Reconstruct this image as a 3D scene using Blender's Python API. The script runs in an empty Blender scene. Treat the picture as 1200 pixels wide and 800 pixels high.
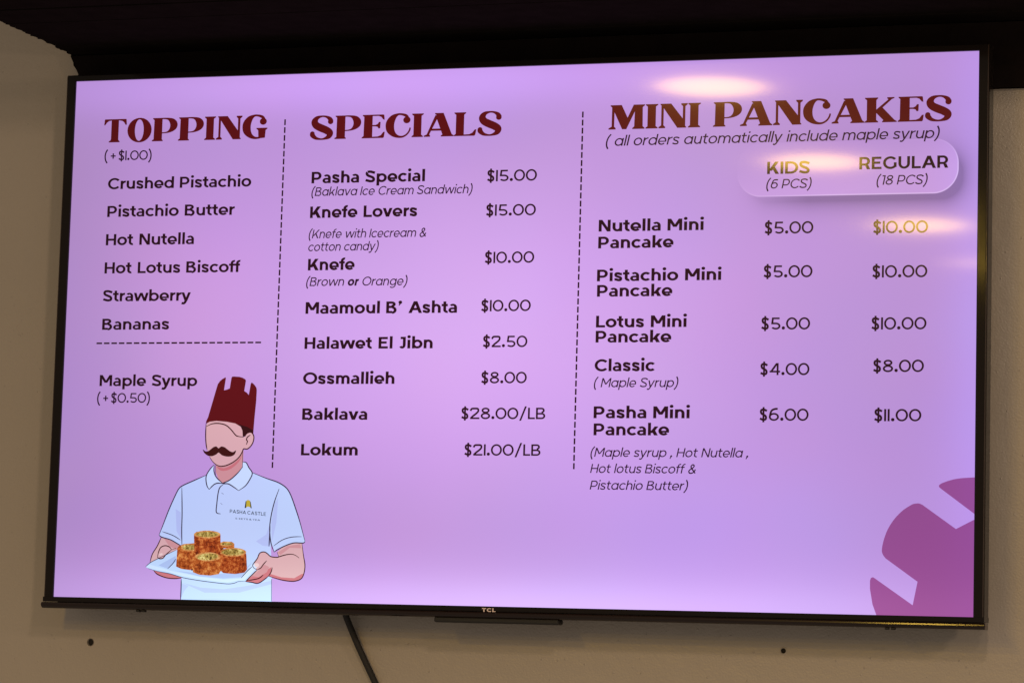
import bpy, bmesh, math, random
from math import radians, sin, cos
from mathutils import Matrix
PI = math.pi
sc = bpy.context.scene
col = sc.collection
ZC = 2.05            # height of the middle of the screen above the floor
WY = 0.075           # the wall plane behind the screen plane (y = 0)

# ---------------------------------------------------------------- camera
cd = bpy.data.cameras.new('camera'); cam = bpy.data.objects.new('camera', cd); col.objects.link(cam)
cx_, cy_, fpx = 629.2299690598018, 305.7214620529266, 3787.0
rx, up, bk, cl = [0.947769, 0.317819, 0.026937], [0.013056, -0.12304, 0.992316], [0.318691, -0.940134, -0.120763], [1.581198, -4.500317, -0.469516]
cam.matrix_world = Matrix(((rx[0], up[0], bk[0], cl[0]), (rx[1], up[1], bk[1], cl[1]), (rx[2], up[2], bk[2], cl[2]+ZC), (0, 0, 0, 1)))
cd.sensor_width = 36; cd.lens = fpx/1200*36
cd.shift_x = (600-cx_)/1200; cd.shift_y = (cy_-400)/1200
cd.clip_start = 0.05; cd.clip_end = 100
sc.camera = cam

# ---------------------------------------------------------------- light: a dim shop interior
w = bpy.data.worlds.new('World'); sc.world = w; w.use_nodes = True
w.node_tree.nodes['Background'].inputs[0].default_value = (1.0, 0.86, 0.72, 1)
w.node_tree.nodes['Background'].inputs[1].default_value = 0.29
def lamp(name, loc, power, radius, color=(1.0, 0.68, 0.36)):
    l = bpy.data.lights.new(name, 'POINT'); l.energy = power; l.shadow_soft_size = radius; l.color = color
    o = bpy.data.objects.new(name, l); o.location = (loc[0], loc[1], loc[2]+ZC); col.objects.link(o)
    return o
def ceiling_disc(p, e, d, color):
    l = bpy.data.lights.new('ceiling_disc_lamp', 'AREA'); l.shape = 'DISK'; l.size = d; l.energy = e; l.color = color
    o = bpy.data.objects.new('ceiling_disc_lamp', l); o.location = (p[0], p[1], p[2]+ZC); col.objects.link(o)
for p, e, d in zip([(-0.651, -3.456, 1.0), (-0.682, -4.732, 1.0), (-0.66, -6.138, 1.0), (-0.66, -7.172, 1.0)], (27, 30, 38, 8), (0.28, 0.28, 0.30, 0.24)): ceiling_disc(p, e, d, (1.0, 0.62, 0.09))      # the row mirrored in the screen
for p, e, r in (((1.25, -2.6, 1.05), 46, 0.11), ((2.3, -4.0, 1.05), 34, 0.10), ((2.4, -1.3, 0.25), 26, 0.10)): lamp('shop_lamp', p, e, r, (1.0, 0.76, 0.53))
sc.view_settings.view_transform = 'Standard'; sc.view_settings.look = 'None'
sc.view_settings.exposure = 0; sc.view_settings.gamma = 1

# ---------------------------------------------------------------- tuning values
WALL_RGB = (0.395, 0.335, 0.278)
LILAC = (193, 149, 217)
SCREEN_ROUGH = 0.058; SCREEN_ANISO = 0.75; SCREEN_SPEC = 0.11; SCREEN_COAT = 0.16; SCREEN_COAT_ROUGH = 0.17; SCREEN_TANGENT = (1, 0, 0)
SOFFIT_Z = 0.458; SOFFIT_X0 = -0.757; TRIM_Z0 = 0.359
FB = 0.0152; FT = 0.0100          # frame width at the sides and along the top
CH1 = -0.4092; CH0 = -0.4186      # chin groove and lower edge
BACKLIGHT_BASE = (0.88, 0.89, 0.92)
BACKLIGHT = [  # x, z, size x, size z, colour amount: uneven LED backlight of the panel
  (-0.03, 0.0, 0.42, 0.26, (0.44, 0.46, 0.38)),
  (-0.20, 0.385, 0.60, 0.045, (0.26, 0.24, 0.36)),
  (0.05, -0.40, 0.85, 0.07, (0.26, 0.36, 0.30)),
  (0.05, -0.405, 0.62, 0.04, (0.26, 0.42, 0.26)),
  (-0.75, 0.1, 0.16, 1.2, (-0.10, -0.09, -0.12)),
  (0.73, 0.0, 0.06, 0.6, (0.05, 0.14, 0.28)),
  (0.35, -0.28, 0.30, 0.12, (0.06, 0.10, 0.20)),
  (-0.48, 0.05, 0.12, 0.16, (0.12, 0.08, 0.06)),
]

# ---------------------------------------------------------------- layout of the picture on the screen (metres from its centre)
PILL = ((0.5226, 0.2373), (0.1628, 0.0395), 0.036)
TEXTS = [
  ('heading', 'TOPPING', 'serif', -0.6629, 0.3036, -0.3860, 0.3031, 0.0365),
  ('heading', 'SPECIALS', 'serif', -0.3153, 0.2994, -0.0058, 0.2986, 0.0360),
  ('heading', 'MINI PANCAKES', 'serif', 0.1618, 0.3023, 0.6747, 0.3021, 0.0364),
  ('item_note', '( + $1.00)', 'lightprice', -0.6601, 0.2752, -0.5793, 0.2748, 0.0150),
  ('item_note', '( + $0.50)', 'lightprice', -0.6548, -0.1025, -0.5651, -0.1023, 0.0150),
  ('item_name', 'Crushed Pistachio', 'item', -0.6520, 0.2299, -0.4095, 0.2294, 0.0173),
  ('item_name', 'Pistachio Butter', 'item', -0.6511, 0.1864, -0.4353, 0.1861, 0.0173),
  ('item_name', 'Hot Nutella', 'item', -0.6514, 0.1421, -0.5018, 0.1419, 0.0175),
  ('item_name', 'Hot Lotus Biscoff', 'item', -0.6516, 0.0981, -0.4222, 0.0977, 0.0174),
  ('item_name', 'Strawberry', 'item', -0.6522, 0.0547, -0.5034, 0.0545, 0.0172),
  ('item_name', 'Bananas', 'item', -0.6515, 0.0105, -0.5379, 0.0105, 0.0172),
  ('item_name', 'Maple Syrup', 'item', -0.6517, -0.0766, -0.4868, -0.0767, 0.0171),
  ('item_name', 'Pasha Special', 'bold', -0.3099, 0.2320, -0.1255, 0.2315, 0.0177),
  ('item_name', 'Knefe Lovers', 'bold', -0.3103, 0.1788, -0.1364, 0.1787, 0.0177),
  ('item_name', 'Knefe', 'bold', -0.3107, 0.0987, -0.2345, 0.0989, 0.0177),
  ('item_name', 'Maamoul B’ Ashta', 'bold', -0.3121, 0.0327, -0.0679, 0.0324, 0.0178),
  ('item_name', 'Halawet El Jibn', 'bold', -0.3117, -0.0206, -0.1049, -0.0206, 0.0175),
  ('item_name', 'Ossmallieh', 'bold', -0.3121, -0.0738, -0.1641, -0.0737, 0.0175),
  ('item_name', 'Baklava', 'bold', -0.3114, -0.1278, -0.2059, -0.1275, 0.0172),
  ('item_name', 'Lokum', 'bold', -0.3113, -0.1814, -0.2193, -0.1810, 0.0171),
  ('item_name', 'Nutella Mini', 'bold', 0.1504, 0.1507, 0.3113, 0.1505, 0.0174),
  ('item_name', 'Pancake', 'bold', 0.1503, 0.1257, 0.2658, 0.1257, 0.0174),
  ('item_name', 'Pistachio Mini', 'bold', 0.1497, 0.0770, 0.3394, 0.0770, 0.0173),
  ('item_name', 'Pancake', 'bold', 0.1503, 0.0543, 0.2657, 0.0543, 0.0173),
  ('item_name', 'Lotus Mini', 'bold', 0.1499, 0.0089, 0.2886, 0.0088, 0.0173),
  ('item_name', 'Pancake', 'bold', 0.1499, -0.0133, 0.2656, -0.0133, 0.0173),
  ('item_name', 'Classic', 'bold', 0.1495, -0.0555, 0.2415, -0.0554, 0.0175),
  ('item_name', 'Pasha Mini', 'bold', 0.1497, -0.1243, 0.2962, -0.1241, 0.0174),
  ('item_name', 'Pancake', 'bold', 0.1503, -0.1493, 0.2654, -0.1490, 0.0174),
  ('item_note', '(Baklava Ice Cream Sandwich)', 'light', -0.3092, 0.2126, -0.0488, 0.2118, 0.0132),
  ('item_note', '(Knefe with Icecream &', 'light', -0.3112, 0.1477, -0.1206, 0.1475, 0.0132),
  ('item_note', 'cotton candy)', 'light', -0.3112, 0.1281, -0.1965, 0.1282, 0.0132),
  ('item_note', [('(Brown ', 'light'), ('or', 'boldi'), (' Orange)', 'light')], 'light', -0.3126, 0.0749, -0.1483, 0.0746, 0.0134),
  ('item_note', '( all orders automatically include maple syrup)', 'light', 0.1582, 0.2778, 0.6580, 0.2774, 0.0153),
  ('item_note', '(6 PCS)', 'light', 0.4038, 0.2094, 0.4714, 0.2092, 0.0137),
  ('item_note', '(18 PCS)', 'light', 0.5668, 0.2115, 0.6413, 0.2112, 0.0138),
  ('item_note', '( Maple Syrup)', 'light', 0.1490, -0.0789, 0.2777, -0.0788, 0.0134),
  ('item_note', '(Maple syrup , Hot Nutella ,', 'light', 0.1464, -0.1806, 0.3846, -0.1802, 0.0131),
  ('item_note', 'Hot lotus Biscoff &', 'light', 0.1465, -0.2042, 0.3069, -0.2039, 0.0131),
  ('item_note', 'Pistachio Butter)', 'light', 0.1464, -0.2285, 0.2957, -0.2282, 0.0131),
  ('column_name', 'KIDS', 'caps', 0.4047, 0.2307, 0.4682, 0.2305, 0.0180),
  ('column_name', 'REGULAR', 'caps', 0.5412, 0.2345, 0.6708, 0.2341, 0.0179),
  ('price', '$15.00', 'price', -0.0264, 0.2289, 0.0522, 0.2288, 0.0172),
  ('price', '$15.00', 'price', -0.0265, 0.1770, 0.0520, 0.1769, 0.0171),
  ('price', '$10.00', 'price', -0.0263, 0.1060, 0.0514, 0.1060, 0.0171),
  ('price', '$10.00', 'price', -0.0298, 0.0340, 0.0481, 0.0341, 0.0170),
  ('price', '$2.50', 'price', -0.0255, -0.0194, 0.0443, -0.0194, 0.0170),
  ('price', '$8.00', 'price', -0.0265, -0.0731, 0.0449, -0.0729, 0.0169),
  ('price', '$28.00/LB', 'price', -0.0563, -0.1261, 0.0752, -0.1259, 0.0169),
  ('price', '$21.00/LB', 'price', -0.0497, -0.1801, 0.0693, -0.1797, 0.0168),
  ('price', '$5.00', 'price', 0.4025, 0.1433, 0.4750, 0.1432, 0.0176),
  ('price', '$5.00', 'price', 0.4022, 0.0796, 0.4748, 0.0795, 0.0176),
  ('price', '$5.00', 'price', 0.4001, 0.0042, 0.4726, 0.0040, 0.0175),
  ('price', '$4.00', 'price', 0.3998, -0.0616, 0.4727, -0.0617, 0.0174),
  ('price', '$6.00', 'price', 0.4001, -0.1273, 0.4726, -0.1272, 0.0174),
  ('price', '$10.00', 'price', 0.5628, 0.1415, 0.6426, 0.1413, 0.0177),
  ('price', '$10.00', 'price', 0.5625, 0.0778, 0.6424, 0.0776, 0.0176),
  ('price', '$10.00', 'price', 0.5623, 0.0032, 0.6421, 0.0031, 0.0175),
  ('price', '$8.00', 'price', 0.5657, -0.0576, 0.6392, -0.0575, 0.0175),
  ('price', '$11.00', 'price', 0.5682, -0.1276, 0.6364, -0.1275, 0.0174),
]
DASHES = [(-0.6599, -0.0104, -0.3833, -0.0104, 22, 0.75), (-0.3571, 0.3320, -0.3571, -0.2007, 44, 0.74), (0.1214, 0.3305, 0.1214, -0.1990, 44, 0.74)]
EMBLEM = [[(0.5755, -0.4013), (0.5696, -0.3860), (0.5657, -0.3645), (0.5656, -0.3531), (0.5668, -0.3493), (0.5697, -0.3480), (0.5722, -0.3494), (0.6273, -0.3863), (0.6338, -0.3533), (0.5878, -0.3215), (0.5843, -0.3174), (0.5840, -0.3167), (0.5835, -0.3158), (0.583, -0.3147), (0.5825, -0.3134), (0.5821, -0.3119), (0.5820, -0.3102), (0.5821, -0.3081), (0.5824, -0.3057), (0.5828, -0.3031), (0.5834, -0.3004), (0.5840, -0.2977), (0.5847, -0.2951), (0.5854, -0.2926), (0.5863, -0.2900), (0.5872, -0.2875), (0.5881, -0.2849), (0.5892, -0.2824), (0.5904, -0.2800), (0.5917, -0.2776), (0.5930, -0.2752), (0.5945, -0.2728), (0.5960, -0.2705), (0.5976, -0.2682), (0.5993, -0.2660), (0.6010, -0.2639), (0.6028, -0.2618), (0.6048, -0.2598), (0.6067, -0.2578), (0.6087, -0.2559), (0.6106, -0.2542), (0.6127, -0.2525), (0.6149, -0.2509), (0.6171, -0.2494), (0.6193, -0.2481), (0.6212, -0.2469), (0.6229, -0.2459), (0.6242, -0.2452), (0.6253, -0.2447), (0.6262, -0.2443), (0.6270, -0.2441), (0.6279, -0.2439), (0.6287, -0.2438), (0.6297, -0.2436), (0.6307, -0.2435), (0.6317, -0.2434), (0.6326, -0.2433), (0.6336, -0.2434), (0.6345, -0.2435), (0.6354, -0.2437), (0.6364, -0.2440), (0.6373, -0.2444), (0.6382, -0.2448), (0.6389, -0.2451), (0.6394, -0.2453), (0.6876, -0.2787), (0.7138, -0.265), (0.7138, -0.4013), (0.5756, -0.4013)], [(0.7138, -0.2574), (0.6659, -0.2226), (0.6635, -0.2206), (0.6633, -0.2203), (0.6631, -0.2199), (0.6628, -0.2194), (0.6626, -0.2189), (0.6626, -0.2184), (0.6627, -0.2180), (0.6629, -0.2176), (0.6631, -0.2172), (0.6636, -0.2168), (0.6642, -0.2164), (0.6648, -0.2159), (0.6656, -0.2154), (0.6665, -0.2148), (0.6678, -0.2142), (0.6695, -0.2136), (0.6718, -0.2127), (0.6746, -0.2117), (0.6778, -0.2107), (0.681, -0.2098), (0.6840, -0.2090), (0.6872, -0.2084), (0.6905, -0.2079), (0.6938, -0.2074), (0.6966, -0.2071), (0.7138, -0.2060)]]
SHAPES = [
  ('shirt_picture', 1, 'SHIRT', [[(-0.4653, -0.2125), (-0.4765, -0.2171), (-0.4891, -0.2224), (-0.5030, -0.2284), (-0.5099, -0.2336), (-0.5165, -0.2461), (-0.5256, -0.2669), (-0.5345, -0.2904), (-0.5399, -0.3041), (-0.5352, -0.3073), (-0.5207, -0.3110), (-0.5091, -0.3166), (-0.5011, -0.3208), (-0.5005, -0.3340), (-0.4993, -0.4013), (-0.3499, -0.4013), (-0.3515, -0.3661), (-0.3548, -0.3188), (-0.3528, -0.3163), (-0.3484, -0.3275), (-0.3441, -0.3238), (-0.3305, -0.3172), (-0.3168, -0.3129), (-0.3029, -0.3127), (-0.2991, -0.3103), (-0.3082, -0.2824), (-0.3160, -0.262), (-0.3236, -0.2441), (-0.3296, -0.2339), (-0.3368, -0.2275), (-0.3482, -0.2218), (-0.3666, -0.2162), (-0.3893, -0.2080), (-0.4066, -0.1984), (-0.4365, -0.2245), (-0.4540, -0.2117)]]),
  ('shirt_fold_picture', 2, 'SHIRT2', [[(-0.3555, -0.283), (-0.3511, -0.2546), (-0.3458, -0.2456), (-0.3472, -0.2828), (-0.3530, -0.3111)], [(-0.3795, -0.3115), (-0.3632, -0.3010), (-0.3569, -0.2830), (-0.3555, -0.3189), (-0.3681, -0.3178)], [(-0.4878, -0.3802), (-0.5002, -0.3766), (-0.4995, -0.3998), (-0.4946, -0.3881)], [(-0.5143, -0.2642), (-0.5055, -0.2693), (-0.5030, -0.3107), (-0.5114, -0.2979)], [(-0.4994, -0.3753), (-0.4679, -0.3824), (-0.4298, -0.3842), (-0.3908, -0.3784), (-0.3520, -0.3700), (-0.3518, -0.3751), (-0.4043, -0.3889), (-0.4606, -0.3900)]]),
  ('neck_picture', 2, 'SKD', [[(-0.4505, -0.1949), (-0.4500, -0.2078), (-0.4453, -0.2181), (-0.4372, -0.2245), (-0.4255, -0.2193), (-0.4132, -0.2088), (-0.4053, -0.1971), (-0.4056, -0.1725), (-0.4267, -0.1908)]]),
  ('neck_shade_picture', 3, 'SKP', [[(-0.4489, -0.1987), (-0.4443, -0.2003), (-0.4375, -0.2019), (-0.4313, -0.2003), (-0.4250, -0.1973), (-0.4184, -0.1928), (-0.4127, -0.1881), (-0.4089, -0.1836), (-0.4073, -0.1816), (-0.4088, -0.1858), (-0.4125, -0.1920), (-0.4182, -0.1977), (-0.4248, -0.2024), (-0.4314, -0.2049), (-0.4373, -0.2058), (-0.4414, -0.2054), (-0.4445, -0.2039), (-0.4479, -0.2010)]]),
  ('face_picture', 4, 'SK', [[(-0.4682, -0.1352), (-0.4689, -0.1431), (-0.4687, -0.1521), (-0.4682, -0.1591), (-0.4674, -0.1651), (-0.4665, -0.1698), (-0.4653, -0.1742), (-0.4633, -0.1794), (-0.4609, -0.1845), (-0.4581, -0.1887), (-0.4549, -0.1923), (-0.4513, -0.1952), (-0.4476, -0.1974), (-0.4442, -0.1986), (-0.4404, -0.1989), (-0.4358, -0.1984), (-0.4306, -0.1969), (-0.4250, -0.1945), (-0.4196, -0.1914), (-0.4151, -0.188), (-0.4114, -0.1842), (-0.4087, -0.1801), (-0.4068, -0.1764), (-0.4059, -0.1739), (-0.4049, -0.1723), (-0.4023, -0.1724), (-0.3992, -0.1725), (-0.3964, -0.1710), (-0.3938, -0.1686), (-0.3915, -0.1656), (-0.3898, -0.1621), (-0.3889, -0.1581), (-0.3887, -0.1543), (-0.3896, -0.1514), (-0.3910, -0.1492), (-0.3926, -0.1477), (-0.3946, -0.1471), (-0.3974, -0.1476), (-0.4002, -0.1489), (-0.4020, -0.1511), (-0.4035, -0.1531), (-0.4054, -0.1542), (-0.4070, -0.1538), (-0.4075, -0.1501), (-0.4081, -0.1453), (-0.4099, -0.1412), (-0.4126, -0.1376), (-0.4160, -0.1354), (-0.4206, -0.1337), (-0.4271, -0.1320), (-0.4348, -0.1306), (-0.4436, -0.1297), (-0.4519, -0.1294), (-0.4575, -0.1295), (-0.4618, -0.1304), (-0.4656, -0.1318)]]),
  ('hat_picture', 5, 'FEZ', [[(-0.4697, -0.1346), (-0.4689, -0.1299), (-0.4663, -0.1247), (-0.4540, -0.0804), (-0.4521, -0.0739), (-0.4488, -0.0693), (-0.4446, -0.0660), (-0.4398, -0.0634), (-0.4390, -0.0647), (-0.4414, -0.0833), (-0.4369, -0.0823), (-0.4320, -0.0804), (-0.4298, -0.0641), (-0.4285, -0.0625), (-0.4264, -0.0622), (-0.4164, -0.0628), (-0.4107, -0.0644), (-0.4064, -0.0669), (-0.4056, -0.0687), (-0.4078, -0.0843), (-0.4035, -0.0869), (-0.4001, -0.0903), (-0.3976, -0.0739), (-0.3963, -0.0713), (-0.3934, -0.0730), (-0.3905, -0.0759), (-0.3880, -0.0791), (-0.3871, -0.0830), (-0.3874, -0.0999), (-0.3892, -0.1258), (-0.3903, -0.1492), (-0.4005, -0.1427), (-0.4134, -0.1376), (-0.4206, -0.1337), (-0.4348, -0.1312), (-0.4519, -0.1299), (-0.4632, -0.1312)]]),
  ('hair_picture', 6, 'HAIR', [[(-0.4163, -0.1347), (-0.4112, -0.1389), (-0.4083, -0.1447), (-0.4073, -0.1538), (-0.4037, -0.1535), (-0.4002, -0.1489), (-0.3947, -0.1469), (-0.3912, -0.1494), (-0.3906, -0.1440), (-0.4006, -0.1388)]]),
  ('moustache_picture', 7, 'MUST', [[(-0.4727, -0.1733), (-0.4710, -0.1745), (-0.4683, -0.1763), (-0.4657, -0.1764), (-0.4627, -0.1755), (-0.4592, -0.1729), (-0.4558, -0.1702), (-0.4528, -0.1689), (-0.4502, -0.1686), (-0.4483, -0.1703), (-0.4465, -0.1717), (-0.4447, -0.1703), (-0.4424, -0.1687), (-0.4394, -0.1689), (-0.4360, -0.1701), (-0.4324, -0.1727), (-0.4287, -0.1753), (-0.4253, -0.1768), (-0.4223, -0.1773), (-0.4194, -0.1755), (-0.4175, -0.1743), (-0.4177, -0.1769), (-0.4193, -0.1804), (-0.4220, -0.1825), (-0.4255, -0.1838), (-0.4297, -0.1842), (-0.4340, -0.1839), (-0.4378, -0.1831), (-0.4412, -0.1818), (-0.4439, -0.1796), (-0.4461, -0.178), (-0.4478, -0.1790), (-0.4497, -0.1808), (-0.453, -0.1824), (-0.4567, -0.1836), (-0.4603, -0.1837), (-0.4638, -0.1830), (-0.4671, -0.1812), (-0.4699, -0.1789), (-0.4720, -0.1756)]]),
  ('collar_picture', 4, 'COLL', [[(-0.4526, -0.1968), (-0.4587, -0.2027), (-0.4645, -0.2118), (-0.4653, -0.2196), (-0.4632, -0.2287), (-0.4595, -0.2341), (-0.4506, -0.2260), (-0.4450, -0.2244), (-0.4365, -0.2252), (-0.4438, -0.2201), (-0.4497, -0.2130), (-0.4526, -0.2052)], [(-0.4055, -0.192), (-0.3998, -0.1932), (-0.3953, -0.2003), (-0.3893, -0.2086), (-0.3925, -0.2177), (-0.3998, -0.2281), (-0.4107, -0.2354), (-0.4179, -0.2308), (-0.4280, -0.2254), (-0.4372, -0.2249), (-0.4255, -0.2193), (-0.4132, -0.2088), (-0.4062, -0.2004)]]),
  ('arm_picture', 2, 'SK', [[(-0.5352, -0.3066), (-0.5417, -0.3204), (-0.5497, -0.3334), (-0.5534, -0.3471), (-0.5405, -0.3476), (-0.5008, -0.3340), (-0.5014, -0.3208), (-0.5164, -0.3129)]]),
  ('arm_shade_picture', 3, 'SKD', [[(-0.5323, -0.3086), (-0.5207, -0.3123), (-0.5091, -0.3173), (-0.5013, -0.3223), (-0.5010, -0.3301), (-0.5130, -0.3251), (-0.5232, -0.3201)]]),
  ('fingers_picture', 2, 'SKP', [[(-0.5464, -0.3580), (-0.5454, -0.3607), (-0.5398, -0.3637), (-0.5330, -0.3665), (-0.5253, -0.3686), (-0.5179, -0.3695), (-0.5110, -0.3697), (-0.5045, -0.3697), (-0.5000, -0.3688), (-0.4986, -0.3659), (-0.5014, -0.3624), (-0.5116, -0.3589), (-0.5244, -0.3563), (-0.5373, -0.3564)]]),
  ('plate_picture', 4, 'PLATE', [[(-0.5603, -0.3528), (-0.5534, -0.3465), (-0.5408, -0.3404), (-0.5101, -0.3264), (-0.4777, -0.3207), (-0.4000, -0.3234), (-0.3813, -0.3372), (-0.3737, -0.3505), (-0.3844, -0.3629), (-0.3946, -0.3715), (-0.4050, -0.3722), (-0.4119, -0.3747), (-0.4217, -0.3761), (-0.4400, -0.3749), (-0.4684, -0.3721), (-0.4969, -0.3681), (-0.5184, -0.3627), (-0.5400, -0.3592), (-0.5559, -0.3551)]]),
  ('plate_shade_picture', 5, 'PLATE2', [[(-0.539, -0.3501), (-0.5111, -0.3354), (-0.5093, -0.3432), (-0.5231, -0.3550)], [(-0.5116, -0.3574), (-0.4547, -0.3629), (-0.4014, -0.3581), (-0.3839, -0.3424), (-0.4011, -0.3657), (-0.4305, -0.3682), (-0.4687, -0.3657)]]),
  ('plate_rim_picture', 6, 'PLATE3', [[(-0.5598, -0.3529), (-0.5533, -0.3491), (-0.5187, -0.3578), (-0.4686, -0.3662), (-0.4304, -0.3696), (-0.4038, -0.3679), (-0.3997, -0.3651), (-0.3810, -0.3430), (-0.3752, -0.3499), (-0.3956, -0.3698), (-0.4065, -0.3705), (-0.4218, -0.3738), (-0.4401, -0.3729), (-0.4685, -0.3699), (-0.4970, -0.3659), (-0.5185, -0.3606), (-0.5401, -0.3571), (-0.5559, -0.3543)]]),
  ('thumb_picture', 6, 'SK', [[(-0.5410, -0.3372), (-0.5405, -0.3335), (-0.5392, -0.3294), (-0.5379, -0.3258), (-0.5359, -0.3229), (-0.5326, -0.3210), (-0.5289, -0.3202), (-0.5251, -0.3207), (-0.5217, -0.3220), (-0.5188, -0.3238), (-0.5179, -0.3262), (-0.5219, -0.3299), (-0.5269, -0.3337), (-0.5294, -0.3368), (-0.5316, -0.3391), (-0.5345, -0.3401), (-0.5373, -0.3400), (-0.5396, -0.3391)]]),
  ('arm_picture', 5, 'SK', [[(-0.3043, -0.3127), (-0.3008, -0.3308), (-0.2977, -0.3461), (-0.2991, -0.3588), (-0.3036, -0.3665), (-0.3145, -0.3701), (-0.3284, -0.3695), (-0.3424, -0.3669), (-0.3565, -0.3632), (-0.3619, -0.3676), (-0.3728, -0.3742), (-0.3840, -0.3729), (-0.3938, -0.3720), (-0.3844, -0.3629), (-0.3750, -0.3538), (-0.3807, -0.3515), (-0.3829, -0.3475), (-0.3806, -0.3436), (-0.3757, -0.3371), (-0.3731, -0.3307), (-0.3705, -0.3281), (-0.3663, -0.3271), (-0.3628, -0.3277), (-0.3592, -0.3298), (-0.3535, -0.3339), (-0.3437, -0.3348), (-0.3410, -0.3335), (-0.3436, -0.3270), (-0.3373, -0.3211), (-0.3277, -0.3164), (-0.3168, -0.3132)]]),
  ('arm_shade_picture', 6, 'SKP', [[(-0.3938, -0.3720), (-0.3817, -0.3621), (-0.3706, -0.3601), (-0.3624, -0.3555), (-0.3522, -0.3495), (-0.3531, -0.3572), (-0.3565, -0.3632), (-0.3619, -0.3676), (-0.3728, -0.3739), (-0.3840, -0.3726)], [(-0.3538, -0.3598), (-0.3356, -0.3646), (-0.3147, -0.3655), (-0.3025, -0.3589), (-0.2991, -0.3588), (-0.3036, -0.3665), (-0.3145, -0.3701), (-0.3284, -0.3695), (-0.3424, -0.3669), (-0.3558, -0.3631)]]),
  ('arm_shade_picture', 7, 'SKD', [[(-0.3830, -0.3635), (-0.3722, -0.3543), (-0.3642, -0.3459), (-0.3556, -0.3496), (-0.3595, -0.3573), (-0.3731, -0.3652)], [(-0.3426, -0.3276), (-0.3277, -0.3178), (-0.3070, -0.3143), (-0.3043, -0.3206), (-0.3234, -0.3203), (-0.3383, -0.3314)]]),
  ('thumbnail_picture', 8, 'SKL', [[(-0.3809, -0.3457), (-0.3782, -0.3441), (-0.3740, -0.3443), (-0.3722, -0.3467), (-0.3738, -0.3496), (-0.3779, -0.3503)]]),
  ('thumbnail_picture', 8, 'SKL', [[(-0.5383, -0.3328), (-0.5341, -0.3314), (-0.5320, -0.3327), (-0.5334, -0.3345), (-0.5376, -0.3353)]]),
  ('pastry_gap_picture', 6.5, 'GAP', [[(-0.4862, -0.3208), (-0.4325, -0.3200), (-0.4286, -0.3457), (-0.4309, -0.3573), (-0.4846, -0.3569)]]),
  ('pastry_picture', 7, 'BRN2', [[(-0.4384, -0.3149), (-0.4328, -0.3123), (-0.4187, -0.3126), (-0.4144, -0.3159), (-0.4141, -0.3223), (-0.4380, -0.3227)]]),
  ('pastry_rim_picture', 7.5, 'CRUST', [[(-0.4144, -0.3159), (-0.4151, -0.3172), (-0.4173, -0.3183), (-0.4206, -0.3192), (-0.4247, -0.3197), (-0.4291, -0.3198), (-0.4332, -0.3194), (-0.4366, -0.3186), (-0.4389, -0.3175), (-0.4397, -0.3163), (-0.4390, -0.3150), (-0.4368, -0.3138), (-0.4335, -0.3129), (-0.4294, -0.3124), (-0.4250, -0.3124), (-0.4209, -0.3127), (-0.4175, -0.3135), (-0.4152, -0.3146)]]),
  ('pastry_top_picture', 8, 'NUT', [[(-0.4180, -0.3159), (-0.4186, -0.3166), (-0.4201, -0.3172), (-0.4225, -0.3177), (-0.4254, -0.3179), (-0.4285, -0.3180), (-0.4315, -0.3178), (-0.4339, -0.3174), (-0.4355, -0.3169), (-0.4361, -0.3162), (-0.4355, -0.3155), (-0.4340, -0.3149), (-0.4316, -0.3145), (-0.4287, -0.3142), (-0.4256, -0.3141), (-0.4226, -0.3143), (-0.4202, -0.3147), (-0.4186, -0.3153)]]),
  ('pastry_picture', 8, 'BRN2', [[(-0.5084, -0.3237), (-0.5061, -0.3205), (-0.4977, -0.3171), (-0.4793, -0.3156), (-0.4757, -0.3336), (-0.4778, -0.3517), (-0.4860, -0.3564), (-0.5003, -0.3549), (-0.5093, -0.3514)]]),
  ('pastry_rim_picture', 8.5, 'CRUST', [[(-0.4734, -0.3219), (-0.4742, -0.3239), (-0.4767, -0.3257), (-0.4806, -0.3271), (-0.4854, -0.3278), (-0.4906, -0.3279), (-0.4955, -0.3273), (-0.4995, -0.3261), (-0.5022, -0.3243), (-0.5032, -0.3224), (-0.5023, -0.3204), (-0.4998, -0.3186), (-0.4959, -0.3172), (-0.4911, -0.3165), (-0.4859, -0.3164), (-0.4810, -0.3170), (-0.4770, -0.3182), (-0.4744, -0.3199)]]),
  ('pastry_top_picture', 9, 'NUT', [[(-0.4771, -0.3220), (-0.4777, -0.3234), (-0.4796, -0.3246), (-0.4825, -0.3255), (-0.4861, -0.3261), (-0.4900, -0.3261), (-0.4937, -0.3257), (-0.4967, -0.3248), (-0.4987, -0.3237), (-0.4995, -0.3223), (-0.4988, -0.3209), (-0.497, -0.3197), (-0.4940, -0.3188), (-0.4904, -0.3182), (-0.4865, -0.3182), (-0.4828, -0.3186), (-0.4798, -0.3194), (-0.4778, -0.3206)]]),
  ('pastry_picture', 9, 'BRN', [[(-0.4378, -0.3278), (-0.4323, -0.3245), (-0.3957, -0.3265), (-0.3938, -0.3323), (-0.3918, -0.3540), (-0.3958, -0.3586), (-0.4111, -0.3611), (-0.4308, -0.3599), (-0.4367, -0.3548)]]),
  ('pastry_rim_picture', 9.5, 'CRUST', [[(-0.3941, -0.3279), (-0.3953, -0.3302), (-0.3990, -0.3322), (-0.4048, -0.3338), (-0.4119, -0.3346), (-0.4195, -0.3348), (-0.4267, -0.3341), (-0.4326, -0.3327), (-0.4365, -0.3308), (-0.4379, -0.3286), (-0.4367, -0.3263), (-0.4330, -0.3243), (-0.4272, -0.3227), (-0.4201, -0.3219), (-0.4125, -0.3217), (-0.4053, -0.3224), (-0.3994, -0.3238), (-0.3955, -0.3257)]]),
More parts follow.
